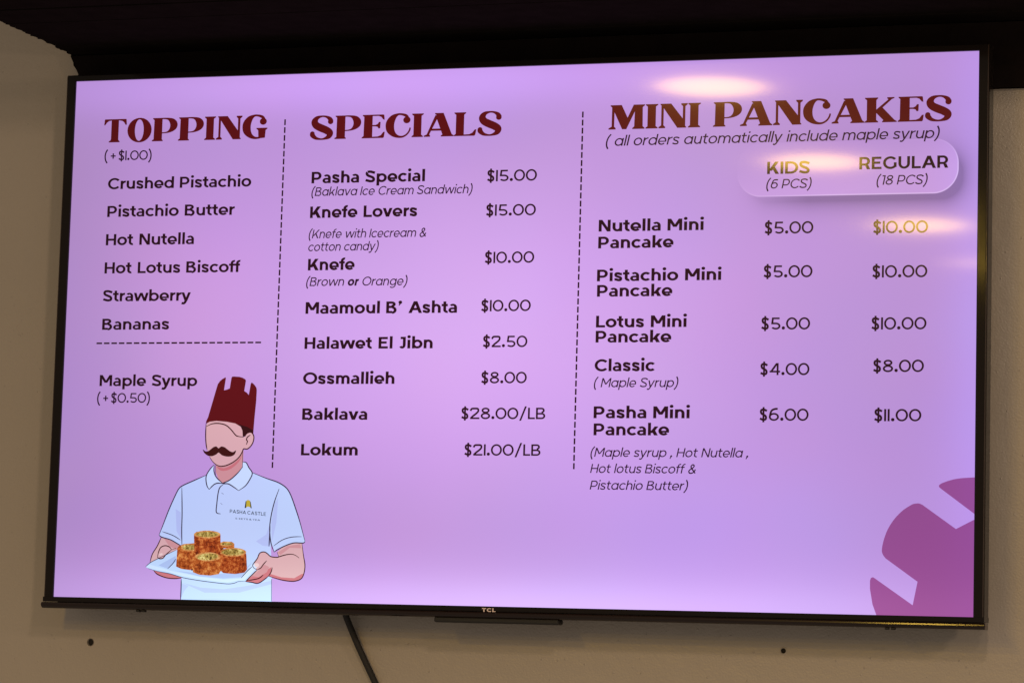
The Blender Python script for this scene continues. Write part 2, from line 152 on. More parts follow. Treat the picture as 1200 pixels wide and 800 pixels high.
  ('pastry_top_picture', 10, 'NUT', [[(-0.3977, -0.3280), (-0.3988, -0.3296), (-0.4019, -0.3311), (-0.4067, -0.3322), (-0.4126, -0.3329), (-0.4190, -0.3330), (-0.4249, -0.3325), (-0.4299, -0.3315), (-0.4331, -0.3301), (-0.4343, -0.3285), (-0.4332, -0.3269), (-0.4301, -0.3254), (-0.4253, -0.3243), (-0.4194, -0.3236), (-0.4130, -0.3235), (-0.4070, -0.3240), (-0.4021, -0.3250), (-0.3989, -0.3264)]]),
  ('pastry_picture', 10, 'BRN', [[(-0.4816, -0.3014), (-0.4772, -0.2983), (-0.4433, -0.2979), (-0.4376, -0.3021), (-0.4361, -0.3291), (-0.4404, -0.3325), (-0.4573, -0.3346), (-0.4757, -0.3336), (-0.4798, -0.3298)]]),
  ('pastry_rim_picture', 10.5, 'CRUST', [[(-0.4375, -0.3018), (-0.4387, -0.3038), (-0.4425, -0.3056), (-0.4483, -0.3070), (-0.4554, -0.3078), (-0.4631, -0.3079), (-0.4703, -0.3073), (-0.4763, -0.3061), (-0.4802, -0.3044), (-0.4816, -0.3024), (-0.4804, -0.3004), (-0.4766, -0.2986), (-0.4708, -0.2972), (-0.4636, -0.2964), (-0.4559, -0.2963), (-0.4487, -0.2969), (-0.4428, -0.2981), (-0.4389, -0.2998)]]),
  ('pastry_top_picture', 11, 'NUT', [[(-0.4412, -0.3018), (-0.4422, -0.3032), (-0.4454, -0.3045), (-0.4502, -0.3054), (-0.4562, -0.3060), (-0.4625, -0.3061), (-0.4686, -0.3057), (-0.4735, -0.3049), (-0.4767, -0.3037), (-0.4779, -0.3024), (-0.4769, -0.3010), (-0.4737, -0.2997), (-0.4689, -0.2988), (-0.4629, -0.2982), (-0.4565, -0.2981), (-0.4505, -0.2985), (-0.4456, -0.2993), (-0.4423, -0.3005)]]),
  ('pastry_picture', 11, 'BRN2', [[(-0.4826, -0.3369), (-0.4772, -0.333), (-0.4405, -0.3311), (-0.4361, -0.3355), (-0.4344, -0.3561), (-0.4378, -0.3617), (-0.4518, -0.3641), (-0.4702, -0.3631), (-0.4808, -0.3595)]]),
  ('pastry_rim_picture', 11.5, 'CRUST', [[(-0.4361, -0.3355), (-0.4373, -0.3379), (-0.4408, -0.3400), (-0.4464, -0.3416), (-0.4533, -0.3425), (-0.4606, -0.3426), (-0.4676, -0.3419), (-0.4733, -0.3405), (-0.4770, -0.3385), (-0.4784, -0.3362), (-0.4773, -0.3338), (-0.4737, -0.3317), (-0.4681, -0.3301), (-0.4612, -0.3292), (-0.4538, -0.3291), (-0.4469, -0.3298), (-0.4412, -0.3312), (-0.4375, -0.3332)]]),
  ('pastry_top_picture', 12, 'NUT', [[(-0.4398, -0.3346), (-0.4407, -0.3364), (-0.4435, -0.3381), (-0.4480, -0.3396), (-0.4537, -0.3406), (-0.4597, -0.3410), (-0.4655, -0.3408), (-0.4702, -0.3400), (-0.4734, -0.3387), (-0.4747, -0.3371), (-0.4738, -0.3353), (-0.4709, -0.3336), (-0.4664, -0.3321), (-0.4608, -0.3311), (-0.4547, -0.3307), (-0.4490, -0.3309), (-0.4442, -0.3317), (-0.4410, -0.3330)]]),
  ('shirt_emblem', 8, 'GRN', [[(-0.3997, -0.2614), (-0.3985, -0.2516), (-0.3971, -0.2508), (-0.3973, -0.2616)], [(-0.3912, -0.2512), (-0.3901, -0.2522), (-0.3880, -0.2620), (-0.3900, -0.2613)]]),
  ('shirt_emblem', 8, 'GOLD', [[(-0.3971, -0.2505), (-0.3947, -0.2492), (-0.3913, -0.2504), (-0.3901, -0.2605), (-0.3943, -0.2592), (-0.3973, -0.2608)]]),
]
STROKES = [
  ('waiter_line_art', 8, 'LINE', 0.0017, [[(-0.4653, -0.2125), (-0.4765, -0.2171), (-0.4891, -0.2224), (-0.5030, -0.2284), (-0.5099, -0.2336), (-0.5165, -0.2461), (-0.5256, -0.2669), (-0.5345, -0.2904), (-0.5399, -0.3041)], [(-0.5399, -0.3041), (-0.5352, -0.3073), (-0.5207, -0.3110), (-0.5091, -0.3166), (-0.5011, -0.3208)], [(-0.5050, -0.2316), (-0.5029, -0.2693), (-0.5024, -0.2952), (-0.5009, -0.3210)], [(-0.4998, -0.3701), (-0.4995, -0.3856), (-0.4996, -0.4013)], [(-0.3893, -0.2080), (-0.3666, -0.2162), (-0.3482, -0.2218), (-0.3368, -0.2275), (-0.3296, -0.2339), (-0.3236, -0.2441), (-0.3160, -0.262), (-0.3082, -0.2824), (-0.2991, -0.3103)], [(-0.2991, -0.3103), (-0.3022, -0.3129), (-0.3168, -0.3129), (-0.3305, -0.3172), (-0.3441, -0.3238), (-0.3487, -0.3272)], [(-0.3443, -0.2321), (-0.3512, -0.2521), (-0.3559, -0.2740), (-0.3573, -0.2932), (-0.3543, -0.3137), (-0.3487, -0.3272)], [(-0.3568, -0.2868), (-0.3571, -0.3061), (-0.3574, -0.3189)], [(-0.3513, -0.3674), (-0.3501, -0.4006)], [(-0.4526, -0.1968), (-0.4587, -0.2027), (-0.4645, -0.2118), (-0.4653, -0.2196), (-0.4632, -0.2287), (-0.4595, -0.2341)], [(-0.4595, -0.2341), (-0.4547, -0.2292), (-0.4506, -0.2260), (-0.4450, -0.2244), (-0.4365, -0.2252)], [(-0.4525, -0.1975), (-0.4526, -0.2065), (-0.4482, -0.2156), (-0.4372, -0.2249)], [(-0.4055, -0.192), (-0.3998, -0.1932), (-0.3953, -0.2003), (-0.3893, -0.2086), (-0.3925, -0.2177), (-0.3998, -0.2281), (-0.4107, -0.2354)], [(-0.4107, -0.2354), (-0.4179, -0.2308), (-0.4280, -0.2254), (-0.4372, -0.2249), (-0.4255, -0.2193), (-0.4132, -0.2088), (-0.4058, -0.1997)], [(-0.4504, -0.1974), (-0.4498, -0.2117)], [(-0.4064, -0.1764), (-0.4057, -0.2010)], [(-0.4365, -0.2265), (-0.4419, -0.2311), (-0.4444, -0.2401), (-0.4458, -0.2557), (-0.4460, -0.2686), (-0.4388, -0.2708)]]),
  ('face_line_art', 9, 'MUST', 0.0018, [[(-0.4687, -0.1339), (-0.4687, -0.1521), (-0.4674, -0.1651), (-0.4653, -0.1742)], [(-0.4609, -0.1845), (-0.4549, -0.1923), (-0.4476, -0.1974), (-0.4404, -0.1989), (-0.4306, -0.1969), (-0.4196, -0.1914), (-0.4114, -0.1842), (-0.4068, -0.1764), (-0.4049, -0.1723), (-0.3992, -0.1725), (-0.3938, -0.1686), (-0.3898, -0.1621), (-0.3887, -0.1543), (-0.3910, -0.1492), (-0.3946, -0.1471), (-0.4002, -0.1489), (-0.4035, -0.1535)], [(-0.4678, -0.1384), (-0.4588, -0.1345), (-0.4474, -0.1338), (-0.4360, -0.1364), (-0.4273, -0.1428), (-0.4199, -0.1506), (-0.4155, -0.1532), (-0.4056, -0.1544)], [(-0.3945, -0.1511), (-0.3993, -0.1544), (-0.4008, -0.1583), (-0.3991, -0.1609), (-0.4009, -0.1660)]]),
  ('hand_line_art', 9, 'MUST', 0.0016, [[(-0.5359, -0.3073), (-0.5417, -0.3204), (-0.5497, -0.3334), (-0.5530, -0.3458)], [(-0.5410, -0.3372), (-0.5392, -0.3294), (-0.5359, -0.3229), (-0.5289, -0.3202), (-0.5217, -0.3220), (-0.5179, -0.3262)], [(-0.5179, -0.3262), (-0.5269, -0.3337), (-0.5316, -0.3391), (-0.5373, -0.3400), (-0.5415, -0.3372)], [(-0.5179, -0.3262), (-0.5102, -0.3238)], [(-0.5464, -0.3580), (-0.5398, -0.3637), (-0.5253, -0.3686), (-0.5110, -0.3697), (-0.5000, -0.3688)]]),
  ('hand_line_art', 9, 'MUST', 0.0016, [[(-0.3037, -0.3142), (-0.3008, -0.3308), (-0.2977, -0.3461), (-0.2991, -0.3588), (-0.3036, -0.3665), (-0.3145, -0.3701), (-0.3284, -0.3695), (-0.3424, -0.3669), (-0.3565, -0.3632)], [(-0.3565, -0.3632), (-0.3619, -0.3676), (-0.3728, -0.3742), (-0.3840, -0.3729), (-0.3938, -0.3720)], [(-0.3750, -0.3540), (-0.3807, -0.3515), (-0.3829, -0.3475), (-0.3806, -0.3436), (-0.3757, -0.3371), (-0.3731, -0.3307), (-0.3705, -0.3281), (-0.3663, -0.3271), (-0.3628, -0.3277), (-0.3592, -0.3298), (-0.3535, -0.3339), (-0.3437, -0.3348), (-0.3396, -0.3337), (-0.3299, -0.3310), (-0.3203, -0.3298), (-0.3133, -0.3316), (-0.3076, -0.3354)], [(-0.3602, -0.3401), (-0.3655, -0.3459), (-0.3695, -0.3511), (-0.3750, -0.3540)], [(-0.3507, -0.3501), (-0.3525, -0.3572), (-0.3565, -0.3632)], [(-0.3925, -0.3707), (-0.3731, -0.3672), (-0.3649, -0.3613)], [(-0.3410, -0.3335), (-0.3436, -0.3270)], [(-0.3750, -0.3540), (-0.3844, -0.3629), (-0.3938, -0.3720)]]),
  ('plate_line_art', 9, 'LINE', 0.0010, [[(-0.5603, -0.3529), (-0.5534, -0.3469), (-0.5408, -0.3404), (-0.5101, -0.3264)], [(-0.5559, -0.3551), (-0.5400, -0.3592), (-0.5184, -0.3627), (-0.4969, -0.3681), (-0.4684, -0.3721), (-0.4400, -0.3749), (-0.4217, -0.3761), (-0.4119, -0.3747), (-0.4050, -0.3722), (-0.3945, -0.3718)]]),
  ('fold_line_art', 9, 'LINE', 0.0012, [[(-0.5348, -0.2989), (-0.5168, -0.3044), (-0.5036, -0.3114)]]),
  ('fold_line_art', 9, 'LINE', 0.0012, [[(-0.3499, -0.3181), (-0.3364, -0.3090), (-0.3213, -0.3043), (-0.3047, -0.3034)]]),
  ('fold_line_art', 9, 'LINE', 0.0012, [[(-0.5231, -0.3550), (-0.5149, -0.3471), (-0.5102, -0.3399)]]),
  ('fold_line_art', 9, 'LINE', 0.0012, [[(-0.4010, -0.3670), (-0.3917, -0.3566), (-0.3836, -0.3494)]]),
  ('fold_line_art', 9, 'LINE', 0.0012, [[(-0.4387, -0.2391), (-0.4351, -0.2411)]]),
  ('fold_line_art', 9, 'LINE', 0.0012, [[(-0.4398, -0.2546), (-0.4366, -0.2566)]]),
]
PC = (-0.4238, -0.2691, -0.3643, -0.2730)
ST = (-0.4143, -0.2785, -0.3735, -0.2806)
TCL = (-0.0121, -0.4092, 0.0090, -0.4092)
HOLES = [(-0.6854, -0.469, 0.005), (0.4224, -0.4543, 0.004)]
SENS = [-0.0891, 0.1043, -0.4259]
NUBS = [(-0.5659, -0.4166), (0.5953, -0.4208)]
CABLE = [(-0.2581, 0.05, -0.3924), (-0.2534, 0.058, -0.4177), (-0.2453, 0.064, -0.4405), (-0.2346, 0.067, -0.4645), (-0.2205, 0.069, -0.4922), (-0.2047, 0.07, -0.5223), (-0.1884, 0.07, -0.5562)]
TRIM_TL = (-0.7573, 0.4576)
# ---------------------------------------------------------------- helpers
def link(o): col.objects.link(o); return o
def mesh_obj(name, verts, faces, mat, parent=None, smooth=False, label=None):
    me = bpy.data.meshes.new(name); me.from_pydata([tuple(v) for v in verts], [], faces); me.update()
    if smooth:
        for p in me.polygons: p.use_smooth = True
    o = bpy.data.objects.new(name, me); link(o)
    if mat: me.materials.append(mat)
    if parent: o.parent = parent
    if label: o['label'] = label
    return o
def bm_obj(name, bm, mat, parent=None, smooth=False, label=None):
    bmesh.ops.recalc_face_normals(bm, faces=bm.faces)
    me = bpy.data.meshes.new(name); bm.to_mesh(me); bm.free()
    if smooth:
        for p in me.polygons: p.use_smooth = True
    o = bpy.data.objects.new(name, me); link(o)
    if mat: me.materials.append(mat)
    if parent: o.parent = parent
    if label: o['label'] = label
    return o
def tag(o, label, cat, group=None):
    o['label'] = label; o['category'] = cat
    if group: o['group'] = group
    return o
def box(bm, x0, x1, y0, y1, z0, z1, bev=0.0, seg=2):
    vs = [bm.verts.new(p) for p in ((x0,y0,z0),(x1,y0,z0),(x1,y1,z0),(x0,y1,z0),(x0,y0,z1),(x1,y0,z1),(x1,y1,z1),(x0,y1,z1))]
    fs = [bm.faces.new([vs[i] for i in f]) for f in ((3,2,1,0),(4,5,6,7),(0,1,5,4),(1,2,6,5),(2,3,7,6),(3,0,4,7))]
    if bev > 0:
        es = list({e for f in fs for e in f.edges})
        bmesh.ops.bevel(bm, geom=es, offset=bev, segments=seg, affect='EDGES', profile=0.5)
def cyl(bm, c, r, y0, y1, n=24):
    a = [bm.verts.new((c[0]+r*cos(2*PI*i/n), y0, c[1]+r*sin(2*PI*i/n))) for i in range(n)]
    b = [bm.verts.new((c[0]+r*cos(2*PI*i/n), y1, c[1]+r*sin(2*PI*i/n))) for i in range(n)]
    bm.faces.new(a); bm.faces.new(b[::-1])
    for i in range(n): bm.faces.new((a[i], b[i], b[(i+1)%n], a[(i+1)%n]))
def lin(c):
    c /= 255.0
    return c/12.92 if c <= 0.04045 else ((c+0.055)/1.055)**2.4
def rgb(r, g, b): return (lin(r), lin(g), lin(b), 1)

# ---------------------------------------------------------------- materials
class NT:
    def __init__(s, tree): s.t = tree; s.n = tree.nodes; s.l = tree.links
    def new(s, typ, **kw):
        n = s.n.new(typ)
        for k, v in kw.items(): setattr(n, k, v)
        return n
    def put(s, sock, v):
        if hasattr(v, 'is_output'): s.l.new(v, sock)
        else: sock.default_value = v
    def m(s, op, a, b=0.0, c=0.0, clamp=False):
        n = s.new('ShaderNodeMath', operation=op, use_clamp=clamp)
        for i, v in enumerate((a, b, c)): s.put(n.inputs[i], v)
        return n.outputs[0]
    def mix(s, f, a, b, mode='MIX'):
        n = s.new('ShaderNodeMix', data_type='RGBA', blend_type=mode)
        s.put(n.inputs[0], f); s.put(n.inputs[6], a); s.put(n.inputs[7], b)
        return n.outputs[2]
    def vm(s, op, a, b):
        n = s.new('ShaderNodeVectorMath', operation=op)
        s.put(n.inputs[0], a); s.put(n.inputs[1], b); return n.outputs[0]

def backlight_group():
    g = bpy.data.node_groups.new('panel_backlight', 'ShaderNodeTree')
    g.interface.new_socket('Factor', in_out='OUTPUT', socket_type='NodeSocketColor')
    T = NT(g)
    tc = T.new('ShaderNodeTexCoord'); sp = T.new('ShaderNodeSeparateXYZ'); T.l.new(tc.outputs['Object'], sp.inputs[0])
    x, z = sp.outputs[0], sp.outputs[2]
    acc = None
    base = T.new('ShaderNodeCombineXYZ')
    for i, v in enumerate(BACKLIGHT_BASE): base.inputs[i].default_value = v
    acc = base.outputs[0]
    for cx, cz, sx, sz, amp in BACKLIGHT:
        dx = T.m('DIVIDE', T.m('SUBTRACT', x, cx), sx); dz = T.m('DIVIDE', T.m('SUBTRACT', z, cz), sz)
        d2 = T.m('ADD', T.m('MULTIPLY', dx, dx), T.m('MULTIPLY', dz, dz))
        e = T.m('POWER', 2.71828, T.m('MULTIPLY', d2, -1.0))
        sc = T.new('ShaderNodeVectorMath', operation='SCALE'); sc.inputs[0].default_value = amp; T.l.new(e, sc.inputs[3])
        acc = T.vm('ADD', acc, sc.outputs[0])
    no = T.new('ShaderNodeTexNoise'); no.inputs['Scale'].default_value = 4.5; no.inputs['Detail'].default_value = 1.5
    T.l.new(tc.outputs['Object'], no.inputs['Vector'])
    n2 = T.new('ShaderNodeVectorMath', operation='SCALE'); T.l.new(T.vm('SUBTRACT', no.outputs['Color'], (0.5,0.5,0.5)), n2.inputs[0]); n2.inputs[3].default_value = 0.13
    acc = T.vm('ADD', acc, n2.outputs[0])
    out = T.new('NodeGroupOutput'); T.l.new(acc, out.inputs[0])
    return g

def gloss_on(T, b, rough=SCREEN_ROUGH, aniso=SCREEN_ANISO):
    b.inputs['Base Color'].default_value = (0.006, 0.006, 0.007, 1)
    b.inputs['Roughness'].default_value = rough
    b.inputs['Anisotropic'].default_value = aniso
    b.inputs['IOR'].default_value = 1.45; b.inputs['Specular IOR Level'].default_value = SCREEN_SPEC
    b.inputs['Coat Weight'].default_value = SCREEN_COAT; b.inputs['Coat Roughness'].default_value = SCREEN_COAT_ROUGH; b.inputs['Coat IOR'].default_value = 1.4
    tv = T.new('ShaderNodeCombineXYZ')
    for i, v in enumerate(SCREEN_TANGENT): tv.inputs[i].default_value = v
    T.l.new(tv.outputs[0], b.inputs['Tangent'])

_dm = {}
def display(r, g, b, gain=1.0, name=None):
    """a colour shown by the backlit display, behind its semi-gloss front"""
    key = (r, g, b, gain)
    if key in _dm: return _dm[key]
    m = bpy.data.materials.new(name or 'display_%d_%d_%d' % (r, g, b)); m.use_nodes = True
    T = NT(m.node_tree); bs = T.n['Principled BSDF']; gloss_on(T, bs)
    gr = T.new('ShaderNodeGroup'); gr.node_tree = BL
    c = T.mix(1.0, rgb(r, g, b), gr.outputs[0], 'MULTIPLY')
    T.l.new(c, bs.inputs['Emission Color']); bs.inputs['Emission Strength'].default_value = gain
    _dm[key] = m
    return m

def screen_material():
    m = bpy.data.materials.new('display_lilac_menu'); m.use_nodes = True
    T = NT(m.node_tree); bs = T.n['Principled BSDF']; gloss_on(T, bs)
    gr = T.new('ShaderNodeGroup'); gr.node_tree = BL
    tc = T.new('ShaderNodeTexCoord'); sp = T.new('ShaderNodeSeparateXYZ'); T.l.new(tc.outputs['Object'], sp.inputs[0])
    x, z = sp.outputs[0], sp.outputs[2]
    (px, pz), (hx, hz), rr = PILL
    def sdf(ox, oz, grow=0.0):
        qx = T.m('SUBTRACT', T.m('ABSOLUTE', T.m('SUBTRACT', x, px+ox)), hx-rr)
        qz = T.m('SUBTRACT', T.m('ABSOLUTE', T.m('SUBTRACT', z, pz+oz)), hz-rr)
        mx, mz = T.m('MAXIMUM', qx, 0.0), T.m('MAXIMUM', qz, 0.0)
        l = T.m('SQRT', T.m('ADD', T.m('MULTIPLY', mx, mx), T.m('MULTIPLY', mz, mz)))
        return T.m('SUBTRACT', T.m('ADD', l, T.m('MINIMUM', T.m('MAXIMUM', qx, qz), 0.0)), rr)
    d = sdf(0, 0)
    inside = T.m('SUBTRACT', 1.0, T.m('MULTIPLY_ADD', d, 1/0.0012, 0.5, clamp=True))
    # the printed panel fades out towards its upper left corner
    fade = T.m('MULTIPLY_ADD', T.m('SUBTRACT', T.m('MULTIPLY', T.m('SUBTRACT', x, px-hx), 0.9), T.m('MULTIPLY', T.m('SUBTRACT', z, pz-hz), 4.0)), 3.6, 0.55, clamp=True)
    ds = sdf(0.012, -0.014)
    sh = T.m('POWER', 2.71828, T.m('MULTIPLY', T.m('MAXIMUM', T.m('ADD', ds, 0.006), 0.0), -75.0))
    fr = T.m('MULTIPLY_ADD', T.m('SUBTRACT', x, px-hx), 8.0, 0.15, clamp=True)
    sh = T.m('MULTIPLY', T.m('MULTIPLY', sh, T.m('SUBTRACT', 1.0, inside)), T.m('MULTIPLY', fr, 0.72))
    rim = T.m('POWER', 2.71828, T.m('MULTIPLY', T.m('MULTIPLY', T.m('ADD', d, 0.0006), T.m('ADD', d, 0.0006)), -1.6e6))
    base = rgb(*LILAC)
    c = T.mix(sh, base, rgb(120, 92, 138))
    c = T.mix(T.m('MULTIPLY', inside, T.m('MULTIPLY', fade, 0.8)), c, rgb(210, 164, 228))
    c = T.mix(T.m('MULTIPLY', rim, T.m('MULTIPLY', T.m('POWER', fade, 2.2), 0.75)), c, rgb(238, 205, 250))
    c = T.mix(1.0, c, gr.outputs[0], 'MULTIPLY')
    T.l.new(c, bs.inputs['Emission Color']); bs.inputs['Emission Strength'].default_value = 1.0
    return m

def pastry_material(name, lo, mid, hi, scale):
    m = bpy.data.materials.new(name); m.use_nodes = True
    T = NT(m.node_tree); bs = T.n['Principled BSDF']; gloss_on(T, bs)
    tc = T.new('ShaderNodeTexCoord'); no = T.new('ShaderNodeTexNoise'); no.inputs['Scale'].default_value = scale; no.inputs['Detail'].default_value = 3
    no.inputs['Roughness'].default_value = 0.7
    T.l.new(tc.outputs['Object'], no.inputs['Vector'])
    n2 = T.new('ShaderNodeTexNoise'); n2.inputs['Scale'].default_value = scale*0.3; T.l.new(tc.outputs['Object'], n2.inputs['Vector'])
    cr = T.new('ShaderNodeValToRGB'); T.l.new(T.m('ADD', T.m('MULTIPLY', no.outputs[0], 0.72), T.m('MULTIPLY', n2.outputs[0], 0.28)), cr.inputs[0])
    e = cr.color_ramp.elements; e[0].position = 0.36; e[0].color = rgb(*lo); e[1].position = 0.64; e[1].color = rgb(*hi)
    k = e.new(0.5); k.color = rgb(*mid)
    T.l.new(cr.outputs[0], bs.inputs['Emission Color']); bs.inputs['Emission Strength'].default_value = 1.0
    return m

def plain(name, color, rough=0.5, bump=0.0, scale=200, var=0.0, vscale=8, spec=0.5, tangent=None, aniso=0.0, detail=3):
    m = bpy.data.materials.new(name); m.use_nodes = True
    T = NT(m.node_tree); bs = T.n['Principled BSDF']
    bs.inputs['Base Color'].default_value = (*color, 1); bs.inputs['Roughness'].default_value = rough
    bs.inputs['Specular IOR Level'].default_value = spec
    tc = T.new('ShaderNodeTexCoord')
    if var:
        n = T.new('ShaderNodeTexNoise'); n.inputs['Scale'].default_value = vscale; n.inputs['Detail'].default_value = 5
        T.l.new(tc.outputs['Object'], n.inputs['Vector'])
        f = T.m('MULTIPLY_ADD', n.outputs[0], 2*var, 1-var)
        sc = T.new('ShaderNodeVectorMath', operation='SCALE'); sc.inputs[0].default_value = color; T.l.new(f, sc.inputs[3])
        T.l.new(sc.outputs[0], bs.inputs['Base Color'])
    if bump:
        n = T.new('ShaderNodeTexNoise'); n.inputs['Scale'].default_value = scale; n.inputs['Detail'].default_value = detail
        T.l.new(tc.outputs['Object'], n.inputs['Vector'])
        b = T.new('ShaderNodeBump'); b.inputs['Strength'].default_value = bump; b.inputs['Distance'].default_value = 0.002
        T.l.new(n.outputs[0], b.inputs['Height']); T.l.new(b.outputs[0], bs.inputs['Normal'])
    if aniso:
        bs.inputs['Anisotropic'].default_value = aniso
        tv = T.new('ShaderNodeCombineXYZ')
        for i, v in enumerate(tangent): tv.inputs[i].default_value = v
        T.l.new(tv.outputs[0], bs.inputs['Tangent'])
    return m

BL = backlight_group()
M_SCREEN = screen_material()
M_WALL = plain('painted_wall', WALL_RGB, 0.36, bump=0.35, scale=260, var=0.05, vscale=7, spec=0.5)
# stipple and small scuffs in the wall paint
def wall_detail(m):
    T = NT(m.node_tree); bs = T.n['Principled BSDF']
    tc = T.new('ShaderNodeTexCoord')
    a = T.new('ShaderNodeTexNoise'); a.inputs['Scale'].default_value = 330; a.inputs['Detail'].default_value = 2
    b = T.new('ShaderNodeTexNoise'); b.inputs['Scale'].default_value = 38; b.inputs['Detail'].default_value = 4
    v = T.new('ShaderNodeTexVoronoi'); v.inputs['Scale'].default_value = 95
    for n in (a, b, v): T.l.new(tc.outputs['Object'], n.inputs['Vector'])
    spk = T.m('SUBTRACT', 1.0, T.m('MULTIPLY', v.outputs['Distance'], 6.0, clamp=True))
    sel = T.m('GREATER_THAN', b.outputs[0], 0.57)
    h = T.m('ADD', T.m('MULTIPLY', a.outputs[0], 0.5), T.m('ADD', T.m('MULTIPLY', b.outputs[0], 0.9), T.m('MULTIPLY', T.m('MULTIPLY', spk, sel), 0.9)))
    bu = T.new('ShaderNodeBump'); bu.inputs['Strength'].default_value = 0.7; bu.inputs['Distance'].default_value = 0.0016
    T.l.new(h, bu.inputs['Height']); T.l.new(bu.outputs[0], bs.inputs['Normal'])
wall_detail(M_WALL)
M_SOFFIT = plain('dark_stained_wood', (0.013, 0.009, 0.008), 0.6, bump=0.4, scale=60, var=0.35, vscale=30, spec=0.0)
M_CHIP = plain('chipped_paint', (0.36, 0.31, 0.25), 0.8, bump=0.5, scale=300)
M_BEZEL = plain('glossy_black_bezel', (0.013, 0.0095, 0.008), 0.075, spec=0.13)
M_TRIM = plain('brushed_dark_trim', (0.020, 0.012, 0.010), 0.09, spec=0.22)
M_RIM = plain('polished_rim', (0.05, 0.032, 0.024), 0.07)
M_BACK = plain('matt_black_plastic', (0.009, 0.007, 0.006), 0.65, bump=0.2, scale=500)
M_CABLE = plain('black_rubber_cable', (0.010, 0.007, 0.006), 0.7, bump=0.1, scale=300)
M_LOGO = plain('silver_lettering', (0.75, 0.58, 0.52), 0.45)
M_HOLE = plain('dark_hole', (0.012, 0.009, 0.007), 0.9)
M_PLUG = plain('wall_plug_plastic', (0.10, 0.075, 0.06), 0.6)

# ---------------------------------------------------------------- lettering
from mathutils import Vector, geometry
def spline(pts, n=6, closed=False):
    out = []; N = len(pts)
    rng = range(N if closed else N-1)
    for i in rng:
        if closed: p0, p1, p2, p3 = pts[i-1], pts[i], pts[(i+1)%N], pts[(i+2)%N]
        else: p0, p1, p2, p3 = pts[max(i-1,0)], pts[i], pts[i+1], pts[min(i+2,N-1)]
        for k in range(n):
            t = k/n
            out.append(tuple(0.5*(2*b+(c-a)*t+(2*a-5*b+4*c-d)*t*t+(3*b-a-3*c+d)*t**3) for a, b, c, d in zip(p0, p1, p2, p3)))
    if not closed: out.append(tuple(pts[-1]))
    return out
def disc(x, y, r, n=14): return [(x+r*cos(2*PI*i/n), y+r*sin(2*PI*i/n)) for i in range(n)]
def ribbon(pts, w=None, cap=False):
    """quads along a path; a point may carry its own width as third value"""
    P = [(p[0], p[1]) for p in pts]; W = [p[2] if len(p) > 2 else w for p in pts]
    L = []; R = []
    for i in range(len(P)):
        a, b = P[max(i-1,0)], P[min(i+1,len(P)-1)]
        dx, dy = b[0]-a[0], b[1]-a[1]; l = math.hypot(dx, dy) or 1
        nx, ny = -dy/l*W[i]/2, dx/l*W[i]/2
        L.append((P[i][0]+nx, P[i][1]+ny)); R.append((P[i][0]-nx, P[i][1]-ny))
    out = [[L[i], R[i], R[i+1], L[i+1]] for i in range(len(P)-1)]
    if cap: out += [disc(*P[0], W[0]/2), disc(*P[-1], W[-1]/2)]
    return out
def ringseg(cx, cy, rx, ry, w, t, a0=0, a1=360, n=None):
    n = n or max(6, int(abs(a1-a0)/12))
    A = [radians(a0+(a1-a0)*i/n) for i in range(n+1)]
    o = [(cx+rx*cos(a), cy+ry*sin(a)) for a in A]; q = [(cx+(rx-w)*cos(a), cy+(ry-t)*sin(a)) for a in A]
    return [[o[i], o[i+1], q[i+1], q[i]] for i in range(n)]
def rect(x0, y0, x1, y1): return [[(x0,y0),(x1,y0),(x1,y1),(x0,y1)]]
def diag(x0, y0, x1, y1, ww): return [[(x0,y0),(x0+ww,y0),(x1+ww,y1),(x1,y1)]]

